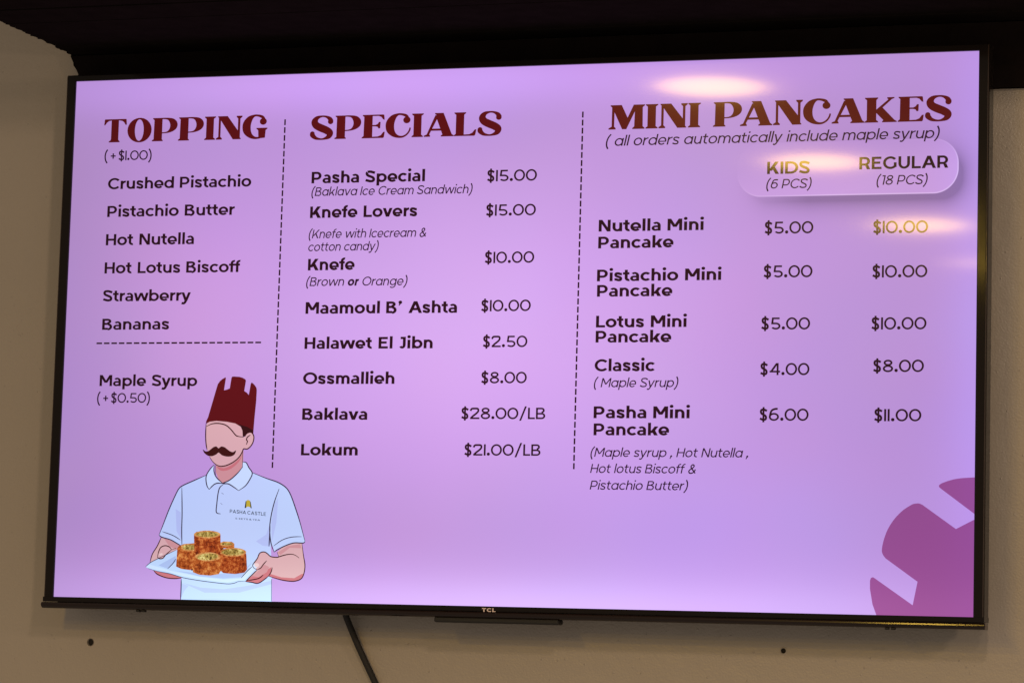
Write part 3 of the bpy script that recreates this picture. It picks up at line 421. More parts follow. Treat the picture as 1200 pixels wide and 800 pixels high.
def esses(W, H, w, t):
    return [(W-4,H*.80),(W*.76,H-t*.80),(W*.50,H-t/2),(w/2+W*.09,H*.925-t*.25),(w/2+1,H*.745),(W*.21+w*.12,H*.60),
            (W*.5,H*.5),(W*.79-w*.12,H*.40),(W-w/2-1,H*.255),(W-w/2-W*.09,H*.075+t*.25),(W*.50,t/2),(W*.24,t*.80),(3,H*.19)]
def sans(ch, w, alt=False, wide=False):
    """polygons and width of one glyph of a geometric sans; cap height 100, x-height 75"""
    t = w*0.88; V = lambda x, a, b: rect(x, a, x+w, b); X = 75
    if wide and ch in '0123456789$/LB.':
        if ch == '0': return ringseg(49, 50, 49, 51, w, t), 98
        if ch == '1': return V(0, 0, 100), w
        if ch == '.': return [disc(w*.8, w*.8, w*.85)], w*1.6
        if ch == '5':
            return rect(12, 100-t, 76, 100) + diag(6, 50, 12, 100, w) + rect(6, 58-t, 46, 58) + ringseg(46, 29, 38, 29, w, t, 90, -90) + ringseg(46, 29, 44, 29, w, t, -90, -148), 84
        if ch == '8': return ringseg(42, 28, 42, 29, w, t) + ringseg(42, 76, 36, 25, w, t), 84
        if ch == '4': return V(62, 0, 100) + rect(2, 22, 92, 22+t) + diag(2, 24, 56, 100, w*1.25), 92
        if ch == '6': return ringseg(43, 32, 43, 33, w, t) + ribbon(spline([(w/2+.5, 34), (6+w/2, 62), (26, 86), (52, 97), (74, 98)], 5), w), 86
        if ch == '2': return ribbon(spline([(4, 72), (14, 90), (40, 100-t/2), (68, 90), (72, 70), (56, 50), (26, 26), (6, 6)], 5), w) + rect(2, 0, 84, t), 84
        if ch == '/': return diag(0, -14, 48, 112, w), 48+w
        if ch == 'L': return V(0, 0, 100) + rect(0, 0, 62, t), 62
        if ch == 'B': return V(0, 0, 100) + rect(0, 100-t, 48, 100) + rect(0, 0, 52, t) + rect(0, 55-t, 50, 55) + ringseg(48, 76, 28, 24, w, t, -90, 90) + ringseg(50, 27.5, 32, 27.5, w, t, -90, 90), 82
        if ch == '$': return ribbon(spline(esses(64, 100, w*1.1, t*1.1), 4), w*1.1) + rect(32-w*.5, -13, 32+w*.5, 113), 66
    if ch == ' ': return [], 22
    if ch in 'oO':
        if ch == 'o': return ringseg(40, 37.5, 40, 38.5, w, t), 80
        return ringseg(55, 50, 55, 51.5, w, t), 110
    if ch == 'n': return V(0,0,X) + ringseg(34, X-34+1, 34, 34, w, t, 0, 172) + V(68-w, 0, X-33), 68
    if ch == 'h': return V(0,0,106) + ringseg(34, X-34+1, 34, 34, w, t, 0, 172) + V(68-w, 0, X-33), 68
    if ch == 'm':
        a = 64
        return V(0,0,X) + ringseg(a/2, X-32+1, a/2, 32, w, t, 0, 172) + V(a-w, 0, X-31) + ringseg(a-w+a/2, X-32+1, a/2, 32, w, t, 0, 172) + V(2*a-2*w, 0, X-31), 2*a-w
    if ch == 'u': return V(0,34,X) + ringseg(35, 34, 35, 35, w, t, 180, 352) + V(70-w, 0, X), 70
    if ch == 'r': return V(0,0,X) + ringseg(44, 38, 44, 38, w, t, 92, 172), 43
    if ch == 'a':
        if alt: return ringseg(40, 37.5, 40, 38.5, w, t) + V(80-w, 0, X), 80
        W = 65; u = t*0.86
        return V(W-w,0,46) + ringseg(W/2+1, 45, W/2-1, 31, w, u, 0, 140) + ringseg(26, 22.3, 26, 23.3, w*.94, u, 90, 270) + rect(26, 45.6-u, W-w+1, 45.6) + ribbon(spline([(26,u/2-1),(36,u/2-.4),(W-w+1,u/2+5)],4), u*.95), W
    if ch in 'bdpq':
        y0, y1 = (0,106) if ch in 'bd' else (-30, X)
        return ringseg(40, 37.5, 40, 38.5, w, t) + V(0 if ch in 'bp' else 80-w, y0, y1), 80
    if ch == 'g': return ringseg(40, 38.5, 40, 37.5, w, t) + V(80-w, 0, X) + ringseg(41, 0, 39, 30, w, t, 0, -140), 80
    if ch == 'c': return ringseg(40, 37.5, 40, 38.5, w, t, 42, 318), 72
    if ch == 'e': return ringseg(39, 37.5, 39, 38.5, w, t, 0, 318) + rect(w*.6, 37.5-t*.75, 77, 37.5+t*.1), 78
    if ch == 'f': return V(13,0,82) + ringseg(43, 80, 30, 27, w, t, 78, 180) + rect(0, X-t, 45, X), 47
    if ch == 't': return V(13,24,96) + ringseg(43, 26, 30, 27, w, t, 180, 285) + rect(0, X-t, 47, X), 51
    if ch == 'i': return V(0,0,X) + [disc(w/2, 100, max(w*.62, 6.5))], w
    if ch == 'l': return V(0,0,106), w
    if ch == 'k': return V(0,0,106) + diag(w*.5, 20, 52-w*.2, X, w*1.25) + diag(72-w*1.25, 0, 24, 44, w*1.25), 73
    if ch == 's': return ribbon(spline(esses(60, X, w*.94, t*.94), 4), w*.94), 60
    if ch == 'v': return diag(38-w*.55, 0, 0, X, w*1.08) + diag(38-w*.5, 0, 76-w*1.08, X, w*1.08), 76
    if ch == 'w': return diag(30-w*.5, 0, 0, X, w*1.05) + diag(30-w*.5, 0, 60-w*.5, X, w*1.02) + diag(90-w*.5, 0, 60-w*.5, X, w*1.02) + diag(90-w*.5, 0, 120-w*1.05, X, w*1.05), 120
    if ch == 'y': return diag(38-w*.55, 0, 0, X, w*1.08) + diag(38-w*.5, 0, 76-w*1.08, X, w*1.08) + ribbon(spline([(39,4),(31,-14),(20,-23.5),(4,-20)],4), w), 76
    if ch == 'A': return diag(0, 0, 52-w*.6, 100, w*1.15) + diag(104-w*1.15, 0, 52-w*.5, 100, w*1.15) + rect(20, 24, 84, 24+t), 104
    if ch == 'B': return V(0,0,100) + rect(0,100-t,42,100) + rect(0,0,46,t) + rect(0,53.5-t*.5,46,53.5+t*.5) + ringseg(40,76,32,24,w,t,-90,90) + ringseg(46,26.7,34,26.7+t*.25,w,t,-90,90), 80
    if ch == 'C': return ringseg(54, 50, 54, 51.5, w, t, 40, 320), 98
    if ch == 'D': return V(0,0,100) + rect(0,100-t,42,100) + rect(0,0,42,t) + ringseg(42,50,54,50,w,t,-90,90), 96
    if ch == 'E': return V(0,0,100) + rect(0,100-t,70,100) + rect(0,0,72,t) + rect(0,52-t/2,62,52+t/2), 72
    if ch == 'G': return ringseg(54, 50, 54, 51.5, w, t, 40, 326) + V(99-w, 14, 52), 99
    if ch == 'H': return V(0,0,100) + V(84-w,0,100) + rect(0,50-t/2,84,50+t/2), 84
    if ch == 'I': return V(0,0,100), w
    if ch == 'J': return V(52-w,30,100) + rect(12,100-t,52,100) + ringseg(26,30,26,31,w,t,0,-148), 52
    if ch == 'K': return V(0,0,100) + diag(w*.4, 26, 84-w*1.3, 100, w*1.3) + diag(88-w*1.3, 0, 30, 58, w*1.3), 88
    if ch == 'L': return V(0,0,100) + rect(0,0,66,t), 66
    if ch == 'M': return V(0,0,100) + V(104-w,0,100) + diag(52-w*.55, 30, 0, 100, w*1.15) + diag(52-w*.55, 30, 104-w*1.15, 100, w*1.15), 104
    if ch == 'N': return V(0,0,100) + V(86-w,0,100) + diag(86-w*1.15, 0, 0, 100, w*1.15), 86
    if ch == 'P': return V(0,0,100) + rect(0,100-t,42,100) + rect(0,30,42,30+t) + ringseg(42,65,36,35,w,t,-90,90), 78
    if ch == 'R': return V(0,0,100) + rect(0,100-t,42,100) + rect(0,30,42,30+t) + ringseg(42,65,36,35,w,t,-90,90) + diag(80-w*1.2, 0, 42, 34, w*1.2), 80
    if ch == 'S': return ribbon(spline(esses(78, 101, w*.98, t*.98), 5), w*.98), 78
    if ch == 'T': return V(42-w/2,0,100) + rect(0,100-t,84,100), 84
    if ch == 'U': return V(0,42,100) + ringseg(42,42,42,43,w,t,180,360) + V(84-w,42,100), 84
    if ch == '(': return ribbon(spline([(30,114),(12,84),(5,43),(12,2),(30,-28)],4), w), 34
    if ch == ')': return ribbon(spline([(4,114),(22,84),(29,43),(22,2),(4,-28)],4), w), 34
    if ch == '+': return rect(0,46-t/2,56,46+t/2) + rect(28-w/2,18,28+w/2,74), 56
    if ch == '.': return [disc(w*.6, w*.6, w*.75)], w*1.2
    if ch == ',': return [disc(w*.8, w*.7, w*.8)] + ribbon([(w*.9, w*.7), (w*.2, -18)], w*.8), w*1.6
    if ch == '\u2019': return [disc(w*.6, 92, w*.66)] + [[(w*.0, 66), (w*.35, 64), (w*1.26, 92), (w*.4, 86)]], w*1.3
    if ch == '6': return ringseg(38, 33, 38, 34, w, t) + ribbon(spline([(w/2,34),(6+w/2,66),(22,88),(46,99-t/2),(66,92)],5), w), 76
    if ch == '8': return ringseg(38, 28, 38, 29, w, t) + ringseg(38, 76, 33, 25, w, t), 76
    if ch == '1': return V(22,0,100) + rect(2,100-t,24,100), 22+w
    if ch == '&': return ribbon(spline([(84,2),(54,34),(28,62),(22,82),(38,97),(56,84),(46,62),(20,44),(8,24),(22,4),(46,4),(68,20),(78,46)],5), w), 86
    return [], 30

SER = {}
SER['T'] = ([[(0,75),(2,98),(4,100),(92,100),(94,98),(96,75),(91,74),(83,87),(75,92),(62,94),(62,14),(63,9),(68,4),(68,0),(22,0),(22,4),(29,9),(31,14),(31,94),(20,92),(12,86),(4,74)]], 96)
SER['I'] = ([[(0,100),(46,100),(46,96),(38,90),(38,10),(45,4),(45,0),(0,0),(0,4),(7,10),(7,90),(0,96)]], 46)
SER['P'] = ([[(2,100),(42,100),(42,8),(46,4),(46,0),(0,0),(0,4),(7,9),(8,91),(2,96)], 'P'], 106)
SER['N'] = ([[(5,100),(5,96),(12,90),(69,0),(102,0),(102,3),(98,8),(98,25),(90,36),(45,100)], [(8.5,94),(17.5,84),(17.5,12),(24,5),(24,0),(-1,0),(-1,5),(8.5,12)], [(88.5,24),(88.5,88),(82,95),(82,100),(106,100),(106,95),(98,88),(98,20)]], 105)
SER['E'] = ([[(2,100),(42,100),(42,0),(0,0),(0,4),(7,10),(8,91),(2,96)], [(40,100),(84,100),(88,98),(90,77),(84,79),(76,90),(66,94),(40,94)], [(40,56),(54,56),(62,60),(68,69),(74,68),(73,42),(67,40),(62,48),(54,50),(40,50)], [(40,0),(86,0),(89,4),(92,26),(86,26),(76,12),(64,7),(40,6)]], 92)
SER['L'] = ([[(0,100),(46,100),(46,96),(39,90),(39,0),(0,0),(0,4),(7,10),(7,90),(0,96)], [(36,0),(80,0),(84,4),(88,27),(81,26),(72,13),(60,7),(36,6)]], 88)
SER['A'] = ([[(41,100),(75,100),(109,10),(117,4),(117,0),(66,0),(66,4),(72,9),(48,77),(44,86),(46,92),(41,96)], [(43,92),(51,77),(20.5,10),(24,5),(24,0),(-1,0),(-1,5),(10,10)], [(21,25),(68,25),(66,34),(25,34)]], 117)
SER['M'] = ([[(5,100),(5,96),(12,90),(50,0),(66,0),(74,20),(71,45),(47,100)], [(56,12),(66,0),(100,80),(100,100),(92,100),(66,38)], [(11,94),(20.5,78),(20,12),(26,5),(26,0),(-1,0),(-1,5),(10.5,12)], [(91,100),(134,100),(134,96),(126,89),(127,11),(134,4),(134,0),(88,0),(88,4),(95,11),(97,90)]], 134)
SER['K'] = ([[(0,100),(47,100),(47,96),(41,90),(41,10),(48,4),(48,0),(0,0),(0,4),(7,10),(7,90),(0,96)], [(39,40),(60,63),(106,9),(114,4),(114,0),(62,0),(62,4),(66,9)], [(39,38),(39,50),(83,91),(79,96),(79,100),(105,100),(105,96),(96,92),(54,50)]], 114)
def serif(ch):
    if ch == ' ': return [], 26
    if ch == 'O': return ringpair((51,50,51,53),(50,50,18.5,46)), 101
    if ch == 'C': return ribbon(spline([(89,80,8),(80,92,12),(62,98.5,9),(46,98,10),(29,86,24),(18,66,33),(16,48,34),(20,30,31),(33,13,20),(50,4,11),(68,3.5,8),(84,13,7),(94,28,6.5),(97,41,6)],4)) + [disc(83,74,14.5,18)], 100
    if ch == 'G': return ribbon(spline([(90,80,8),(80,92,12),(62,98.5,9),(46,98,10),(29,86,24),(18,66,33),(16,48,34),(20,30,31),(33,13,20),(50,4,11),(68,4,8),(80,8,8)],4)) + [disc(84,73,14.5,18), [(57,46),(102,46),(102,42),(95,36),(93,4),(88,3),(76,2),(66,1),(64,36),(57,42)]], 102
    if ch == 'S': return ribbon(spline([(84,76,22),(79,88,17),(64,97,9),(46,98.5,8),(28,92,17),(19,77,27),(25,61,30),(45,49,32),(68,38,31),(80,26,30),(76,11,20),(58,2.5,9),(42,1.5,8),(24,6.5,14),(12,18,20),(10,26,18)],4)) + [disc(83,75,11,14), disc(10.5,26,9.5,14)], 97
    ps, wd = SER[ch]; out = []
    for p in ps:
        if p == 'P':
            o = spline([(40,100),(62,100),(86,96.5),(101,85),(106,69),(101,53),(86,41),(64,34.5),(40,33)], 3); q = spline([(40,94),(50,94),(64,91),(72,80),(75,66),(72,52),(64,42),(52,38.5),(40,38)], 3)
            out += [[o[i], o[i+1], q[i+1], q[i]] for i in range(len(o)-1)]
        else: out.append(p)
    return out, wd
def ringpair(a, b, n=30):
    A = [2*PI*i/n for i in range(n+1)]
    o = [(a[0]+a[2]*cos(x), a[1]+a[3]*sin(x)) for x in A]; q = [(b[0]+b[2]*cos(x), b[1]+b[3]*sin(x)) for x in A]
    return [[o[i], o[i+1], q[i+1], q[i]] for i in range(n)]

def union(polys):
    """one flat triangulation of overlapping polygons, without doubled faces"""
    vs = []; fs = []
    for p in polys:
        a = sum(p[i][0]*p[(i+1)%len(p)][1]-p[(i+1)%len(p)][0]*p[i][1] for i in range(len(p)))
        if abs(a) < 1e-4: continue
        if a < 0: p = p[::-1]
        k = len(vs); vs += [Vector((q[0], q[1])) for q in p]; fs.append(list(range(k, k+len(p))))
    if not fs: return [], []
    ov, oe, of, _, _, orig = geometry.delaunay_2d_cdt(vs, [], fs, 1, 1e-3)
    return [(v[0], v[1]) for v in ov], [list(f) for f, o in zip(of, orig) if len(o)]
_gc = {}
STYLES = {  # weight, letter gap, word space, slant
    'bold': (22, 13, 48, 0), 'item': (20.5, 13, 48, 0), 'light': (14, 12, 47, 0.2), 'boldi': (24, 11, 44, 0.2), 'price': (16.5, 11, 20, 0), 'lightprice': (15, 9, 34, 0),
    'caps': (20.5, 13, 30, 0), 'serif': (0, 3.5, 46, 0), 'logo': (26, 14, 20, 0), 'tiny': (17, 18, 46, 0)}
LB = dict(zip('oceOCGQ0adqgsStfvwyATJ', (4.5,)*11+(2.5, 3, 7.5, 7.5, 8, 8, 8, 8, 8, 6)))       # how much closer a glyph's left side sits
RB = dict(zip('oeOD0bpcCsStfrkLvwyAKR', (4.5,)*7+(6.5, 6.5, 2.5, 3, 7.5, 8.5, 6.5, 6.5, 5, 8, 8, 8, 8, 6, 4)))
KERN = {('P', 'A'): -9, ('A', 'K'): -3, ('A', 'L'): -3}
def glyph(ch, st):
    k = (ch, st)
    if k not in _gc:
        if st == 'serif': ps, wd = serif(ch)
        else: ps, wd = sans(ch, STYLES[st][0], alt=(st in ('light',)), wide=(st in ('price', 'lightprice')))
        v, f = union(ps); _gc[k] = (v, f, wd)
    return _gc[k]
def layout(text, st):
    """text may be a list of (string, style) runs"""
    runs = text if isinstance(text, (list, tuple)) else [(text, st)]
    X = 0; V = []; F = []; prev = None
    for s, sty in runs:
        w, gap, sp, sl = STYLES[sty]
        for ch in s:
            if ch == ' ': X += sp; prev = None; continue
            v, f, wd = glyph(ch, sty)
            if prev is not None:
                g = gap
                if sty not in ('serif', 'logo', 'tiny'):
                    g -= (RB.get(prev, 0) + LB.get(ch, 0))*(1 if sty in ('bold', 'item') else 0.55)
                if sty == 'serif': g += KERN.get((prev, ch), 0)
                X += g
            k = len(V); V += [(X+x+sl*y, y) for x, y in v]; F += [[i+k for i in q] for q in f]
            X += wd; prev = ch
    x0 = min(p[0] for p in V); x1 = max(p[0] for p in V)
    return V, F, x0, x1
LZ = 0.00018
def text(name, s, st, x0, z0, x1, z1, cap, layer, mat, parent, label=None, sheety=0.0):
    V, F, a, b = layout(s, st)
    sx = (x1-x0)/(b-a); sz = cap/100; sl = (z1-z0)/(x1-x0)
    P = []
    for x, y in V:
        X = x0+(x-a)*sx; P.append((X, -LZ*layer+sheety, z0+(X-x0)*sl+y*sz))
    return mesh_obj(name, P, F, mat, parent, label=label)
def flat(name, polys, layer, mat, parent, label=None):
    v, f = union([[(x*1000, z*1000) for x, z in p] for p in polys])
    return mesh_obj(name, [(x/1000, -LZ*layer, z/1000) for x, z in v], f, mat, parent, label=label)
def drawn(name, pts, wd, layer, mat, parent, smooth=5):
    polys = []
    for path in pts:
        q = spline([(p[0]*1000, p[1]*1000) for p in path], smooth) if len(path) > 2 else [(p[0]*1000, p[1]*1000) for p in path]
        # taper both ends of each inked stroke
        n = len(q); r = []
        for i, p in enumerate(q):
            k = min(1, 0.45+0.55*min(i, n-1-i)/max(1, n*0.2)); r.append((p[0], p[1], wd*1000*k))
        polys += ribbon(r)
    v, f = union(polys)
    return mesh_obj(name, [(x/1000, -LZ*layer, z/1000) for x, z in v], f, mat, parent)

# ---------------------------------------------------------------- the setting
def rect_with_holes(x0, x1, z0, z1, holes, y):
    n = 20; vs = [Vector(p) for p in ((x0,z0),(x1,z0),(x1,z1),(x0,z1))]; es = [(0,1),(1,2),(2,3),(3,0)]
    for hx, hz, r in holes:
        k = len(vs); vs += [Vector((hx+r*cos(2*PI*i/n), hz+r*sin(2*PI*i/n))) for i in range(n)]; es += [(k+i, k+(i+1)%n) for i in range(n)]
    ov, oe, of, *_ = geometry.delaunay_2d_cdt(vs, es, [], 1, 1e-7)
    F = []
    for f in of:
        c = sum((ov[i] for i in f), Vector((0,0)))/len(f)
        if all((c-Vector((hx,hz))).length > r*0.98 for hx, hz, r in holes): F.append(list(f))
    V = [(v[0], y, v[1]) for v in ov]
    for hx, hz, r in holes:      # the bored sides and the blind end of each hole
        k = len(V)
        for yy in (y, y+0.012): V += [(hx+r*cos(2*PI*i/n), yy, hz+r*sin(2*PI*i/n)) for i in range(n)]
        F += [[k+i, k+n+i, k+n+(i+1)%n, k+(i+1)%n] for i in range(n)]; F.append([k+n+i for i in range(n)])
    return V, F
holes = [(x, z+ZC, r) for x, z, r in HOLES]
V, F = rect_with_holes(-2.6, 2.9, 0.0, 3.05, holes, WY)
wall = mesh_obj('wall', V, F, M_WALL); wall['kind'] = 'structure'

random.seed(4)
SZ = ZC+SOFFIT_Z
bm = bmesh.new(); box(bm, SOFFIT_X0+0.012, 2.85, -0.345, WY-0.001, SZ+0.012, 3.04)
sof = bm_obj('soffit', bm, M_SOFFIT); sof['kind'] = 'structure'
edges = [WY-0.002, 0.0, -0.094, -0.19, -0.285, -0.352]
for i in range(len(edges)-1):
    a, b = edges[i], edges[i+1]; n = max(4, int((a-b)/0.006))
    vt = []; ys = [a-0.0015-(a-b-0.003)*k/n for k in range(n+1)]
    base = SOFFIT_X0+0.006*(WY-a)/0.2
    xs = [SOFFIT_X0+0.075*(WY-y)*0.9+random.uniform(-0.0035, 0.0025) for y in ys]
    th = 0.012; zb = SZ+random.uniform(-0.001, 0.001)
    V = []; F = []
    for z in (zb, zb+th-0.001):
        for y, x in zip(ys, xs): V.append((x, y, z))
        for y in ys: V.append((2.84, y, z))
    m = n+1
    for k in range(n):
        F.append([k, k+1, m+k+1, m+k]); F.append([2*m+k, 3*m+k, 3*m+k+1, 2*m+k+1])
        F.append([k, 2*m+k, 2*m+k+1, k+1]); F.append([m+k, m+k+1, 3*m+k+1, 3*m+k])
    F.append([0, m, 3*m, 2*m]); F.append([n, 2*m+n, 3*m+n, m+n])
    mesh_obj('board', V, F, M_SOFFIT, sof)
# trim board against the wall under the soffit, its left end cut ragged
outl = [(TRIM_TL[0], TRIM_TL[1]), (TRIM_TL[0]+0.004, TRIM_TL[1]-0.010), (TRIM_TL[0]+0.005, TRIM_TL[1]-0.018), (TRIM_TL[0]+0.010, TRIM_TL[1]-0.024), (TRIM_TL[0]+0.014, TRIM_TL[1]-0.032), (TRIM_TL[0]+0.02, TRIM_Z0), (2.83, TRIM_Z0), (2.83, SOFFIT_Z-0.003), (TRIM_TL[0]-0.001, SOFFIT_Z-0.003)]
V = [(x, WY-0.014, z+ZC) for x, z in outl] + [(x, WY-0.0005, z+ZC) for x, z in outl]; n = len(outl)
F = [list(range(n)), list(range(2*n-1, n-1, -1))] + [[i, i+n, (i+1)%n+n, (i+1)%n] for i in range(n)]
trim = mesh_obj('trim_board', V, F, M_SOFFIT); tag(trim, 'dark stained board fixed along the wall behind the top of the television', 'board')

# ---------------------------------------------------------------- the television
tv = bpy.data.objects.new('television', None); link(tv); tv.location = (0, 0, ZC)
tag(tv, 'wall mounted flat television with slim black frame showing a lilac dessert price menu', 'television')
SW, SH = 0.714, 0.4015
screen = mesh_obj('screen', [(-SW,0,-SH),(SW,0,-SH),(SW,0,SH),(-SW,0,SH)], [[0,1,2,3]], M_SCREEN, tv)

# frame: profile swept round three sides, thin wall with a rounded polished outer lip
def frame_ring():
    prof = [(0.0, 0.0015), (0.0, -0.0035), (0.0012, -0.0045), (FB-0.0030, -0.0045), (FB-0.0018, -0.0042), (FB-0.0006, -0.0028), (FB, -0.0005), (FB, 0.028), (0.002, 0.028)]
    bm = bmesh.new(); rings = []
    zb = -SH-0.0045
    for o, y in prof:
        xo, zt = SW+o, SH+min(o, FB)*(FT/FB)
        rings.append([bm.verts.new(p) for p in ((-xo, y, zb), (-xo, y, zt), (xo, y, zt), (xo, y, zb))])
    for a, b in zip(rings, rings[1:]+rings[:1]):
        for k in range(3): bm.faces.new((a[k], a[k+1], b[k+1], b[k]))
    bm.faces.new([r[0] for r in rings]); bm.faces.new([r[3] for r in rings][::-1])
    return bm
bm_obj('frame', frame_ring(), M_BEZEL, tv)
# narrow polished lips that catch the lamps on each upright of the frame
for s in (-1, 1):
    bm = bmesh.new(); x = s*(SW+FB-0.0016)
    box(bm, x-0.0007, x+0.0007, -0.0050, -0.0035, -SH, SH+FT-0.002, bev=0.0005)
    bm_obj('frame_lip', bm, M_RIM, tv)
# chin: flat strip, groove and rounded lower bar
bm = bmesh.new(); box(bm, -SW-FB-0.001, SW+FB+0.0005, -0.0052, 0.030, CH1+0.0006, -SH+0.0004, bev=0.0007)
bm_obj('chin_strip', bm, M_BEZEL, tv)
bm = bmesh.new()
prof = [(0.02, CH1), (-0.0040, CH1), (-0.0066, CH1-0.0008), (-0.0078, CH1-0.0022), (-0.0080, CH1-0.0040), (-0.0074, CH1-0.0058), (-0.0056, CH1-0.0076), (-0.0030, CH0+0.0004), (0.0, CH0), (0.02, CH0)]
x0, x1 = -SW-FB-0.0022, SW+FB+0.0012
L = [bm.verts.new((x0, y, z)) for y, z in prof]; R = [bm.verts.new((x1, y, z)) for y, z in prof]
for i in range(len(prof)): j = (i+1)%len(prof); bm.faces.new((L[i], L[j], R[j], R[i]))
bm.faces.new(L[::-1]); bm.faces.new(R)
chin = bm_obj('chin_bar', bm, M_TRIM, tv)
bm = bmesh.new(); box(bm, SW+FB+0.0012, SW+FB+0.0024, -0.0068, 0.012, CH0+0.0003, CH1-0.0003, bev=0.0004)
bm_obj('chin_end_cap', bm, M_RIM, tv)
text('maker_lettering', 'TCL', 'logo', *TCL, 0.0055, 0, M_LOGO, tv, sheety=-0.0083)
# back housing
bm = bmesh.new(); box(bm, -0.7225, 0.7225, 0.0262, 0.040, -0.4120, 0.4060, bev=0.004)
bm_obj('back_panel', bm, M_BACK, tv)
bm = bmesh.new(); box(bm, -0.50, 0.50, 0.0405, 0.062, -0.36, 0.20, bev=0.008)
bm_obj('back_housing', bm, M_BACK, tv)
bm = bmesh.new(); box(bm, -0.18, 0.18, 0.0625, WY-0.001, -0.12, 0.12, bev=0.002)
bm_obj('wall_bracket', bm, M_BACK, tv)
# receiver housing under the chin
bm = bmesh.new(); box(bm, SENS[0], SENS[1], -0.003, 0.022, SENS[2], CH0+0.0008, bev=0.0028, seg=3)
bm_obj('receiver_housing', bm, M_BACK, tv)
for x, z in NUBS:
    for dx in (-0.0045, 0.0045):
        bm = bmesh.new(); box(bm, x+dx-0.0028, x+dx+0.0028, -0.003, 0.006, CH0-0.0028, CH0+0.0005, bev=0.001)
        bm_obj('rubber_nub', bm, M_BACK, tv)

# ---------------------------------------------------------------- what the screen shows
INK = display(38, 5, 20, name='ink_dark_plum'); INKL = display(44, 10, 40, name='ink_plum'); HEAD = display(90, 6, 14, name='ink_maroon')
INKP = display(42, 8, 26, name='ink_price')
MM = {'bold': INK, 'item': INK, 'caps': INK, 'light': INKL, 'boldi': INK, 'price': INKP, 'lightprice': INKL, 'serif': HEAD}
for kind, s, st, x0, z0, x1, z1, cap in TEXTS:
    text(kind, s, st, x0, z0, x1, z1, cap, 2, MM[st], screen)
for x0, z0, x1, z1, n, duty in DASHES:
    L = math.hypot(x1-x0, z1-z0); ux, uz = (x1-x0)/L, (z1-z0)/L; w = 0.00125; per = L/(n-1+duty)
    V = []; F = []
    for i in range(n):
        a = per*i; b = a+per*duty; k = len(V)
        for t, s in ((a,-1),(b,-1),(b,1),(a,1)): V.append((x0+ux*t-uz*w*s, -LZ*2, z0+uz*t+ux*w*s))
        F.append([k, k+1, k+2, k+3])
    mesh_obj('dashed_divider', V, F, INK, screen)
PURP = display(152, 76, 140, name='watermark_purple')
flat('watermark_emblem', [spl for spl in EMBLEM], 1, PURP, screen)

# the pictured waiter
SK = display(226, 176, 182, 0.92, 'picture_skin'); SKD = display(214, 150, 158, 0.92, 'picture_skin_shade'); SKP = display(208, 118, 128, 0.92, 'picture_skin_deep')
SHIRT = display(192, 208, 252, 1.0, 'picture_shirt'); SHIRT2 = display(182, 192, 244, 1.0, 'picture_shirt_fold'); COLL = display(202, 220, 255, 1.0, 'picture_collar')
FEZ = display(92, 8, 18, name='picture_hat'); HAIR = display(50, 8, 14, name='picture_hair'); LINE = display(52, 36, 62, name='picture_line'); MUST = display(60, 12, 14, name='picture_moustache')
PLATE = display(192, 212, 250, 0.98, 'picture_plate'); PLATE2 = display(176, 192, 240, 0.95, 'picture_plate_shade'); PLATE3 = display(208, 224, 255, 0.98, 'picture_plate_rim')
BRN = pastry_material('picture_pastry_side', (96, 28, 10), (164, 66, 24), (218, 130, 66), 230)
BRN2 = pastry_material('picture_pastry_side_warm', (112, 40, 14), (180, 86, 34), (226, 150, 80), 210)
NUT = pastry_material('picture_pastry_top', (58, 40, 16), (176, 146, 70), (240, 226, 150), 300)
CRUST = pastry_material('picture_pastry_crust', (168, 96, 44), (206, 140, 78), (236, 190, 124), 260)
SKL = display(240, 204, 206, 0.96, 'picture_nail')
GOLD = display(196, 172, 60, name='picture_gold'); GRN = display(36, 50, 60, name='picture_shirt_lettering')
GAP = display(104, 40, 18, name='picture_pastry_gap')
pm = dict(GAP=GAP, CRUST=CRUST, SKL=SKL, SK=SK, SKD=SKD, SKP=SKP, SHIRT=SHIRT, SHIRT2=SHIRT2, COLL=COLL, FEZ=FEZ, HAIR=HAIR, LINE=LINE, MUST=MUST, PLATE=PLATE, PLATE2=PLATE2, PLATE3=PLATE3, BRN=BRN, BRN2=BRN2, NUT=NUT, GOLD=GOLD, GRN=GRN)
for name, lay, m, polys in SHAPES:
    flat(name, polys, lay, pm[m], screen)
for name, lay, m, wd, paths in STROKES:
    drawn(name, paths, wd, lay, pm[m], screen)
text('shirt_lettering', 'PASHA CASTLE', 'tiny', *PC, 0.0052, 9, GRN, screen)
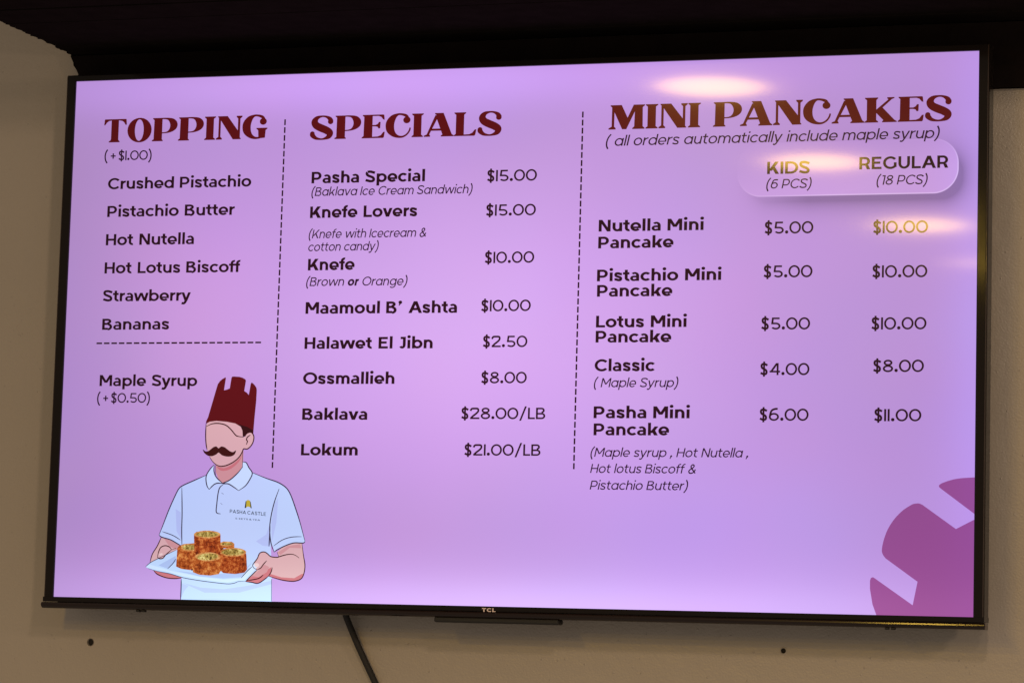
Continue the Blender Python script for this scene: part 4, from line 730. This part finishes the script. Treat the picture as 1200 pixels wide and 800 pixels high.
text('shirt_lettering', 'SWEETS & TEA', 'tiny', *ST, 0.0022, 9, GRN, screen)

# ---------------------------------------------------------------- cable and wall plugs
def tube(name, pts, r, mat, n=12):
    P = [Vector(p) for p in spline(pts, 8)]; bm = bmesh.new(); prev = None; rings = []
    for i, p in enumerate(P):
        d = (P[min(i+1,len(P)-1)]-P[max(i-1,0)]).normalized(); u = d.cross(Vector((0,1,0))).normalized(); v = d.cross(u).normalized()
        rings.append([bm.verts.new(p+u*r*cos(2*PI*k/n)+v*r*sin(2*PI*k/n)) for k in range(n)])
    for a, b in zip(rings, rings[1:]):
        for k in range(n): bm.faces.new((a[k], a[(k+1)%n], b[(k+1)%n], b[k]))
    bm.faces.new(rings[0]); bm.faces.new(rings[-1][::-1])
    return bm_obj(name, bm, mat, smooth=True)
cab = tube('power_cable', [(x, y, z+ZC) for x, y, z in CABLE], 0.0049, M_CABLE)
tag(cab, 'black cable coming out from behind the television and hanging slantwise down the wall', 'cable')
for (x, z, r), lab in zip(HOLES, ('dark wall plug below the left end of the television', 'dark wall plug with a pale worn ring below the right half of the television')):
    t = bpy.data.objects.new('wall_plug', None); link(t); t.location = (x, WY, z+ZC); tag(t, lab, 'wall plug', 'wall plugs left in the wall under the television')
    bm = bmesh.new(); n = 24
    prof = [(r*0.98, -0.0003), (r*1.28, -0.0005), (r*1.42, -0.0001), (r*1.42, 0.0), ] if x > 0 else [(r*0.98, -0.0001), (r*1.12, -0.0006), (r*1.2, -0.0001), (r*1.2, 0.0)]
    rings = [[bm.verts.new((q*cos(2*PI*k/n), y, q*sin(2*PI*k/n))) for k in range(n)] for q, y in prof]
    for a, b in zip(rings, rings[1:]):
        for k in range(n): bm.faces.new((a[k], a[(k+1)%n], b[(k+1)%n], b[k]))
    bm_obj('collar', bm, M_WALL if x > 0 else M_PLUG, t, smooth=True)
    bm = bmesh.new(); cyl(bm, (0, 0), r*0.93, 0.0022, 0.010)
    bm_obj('plug', bm, M_HOLE, t)
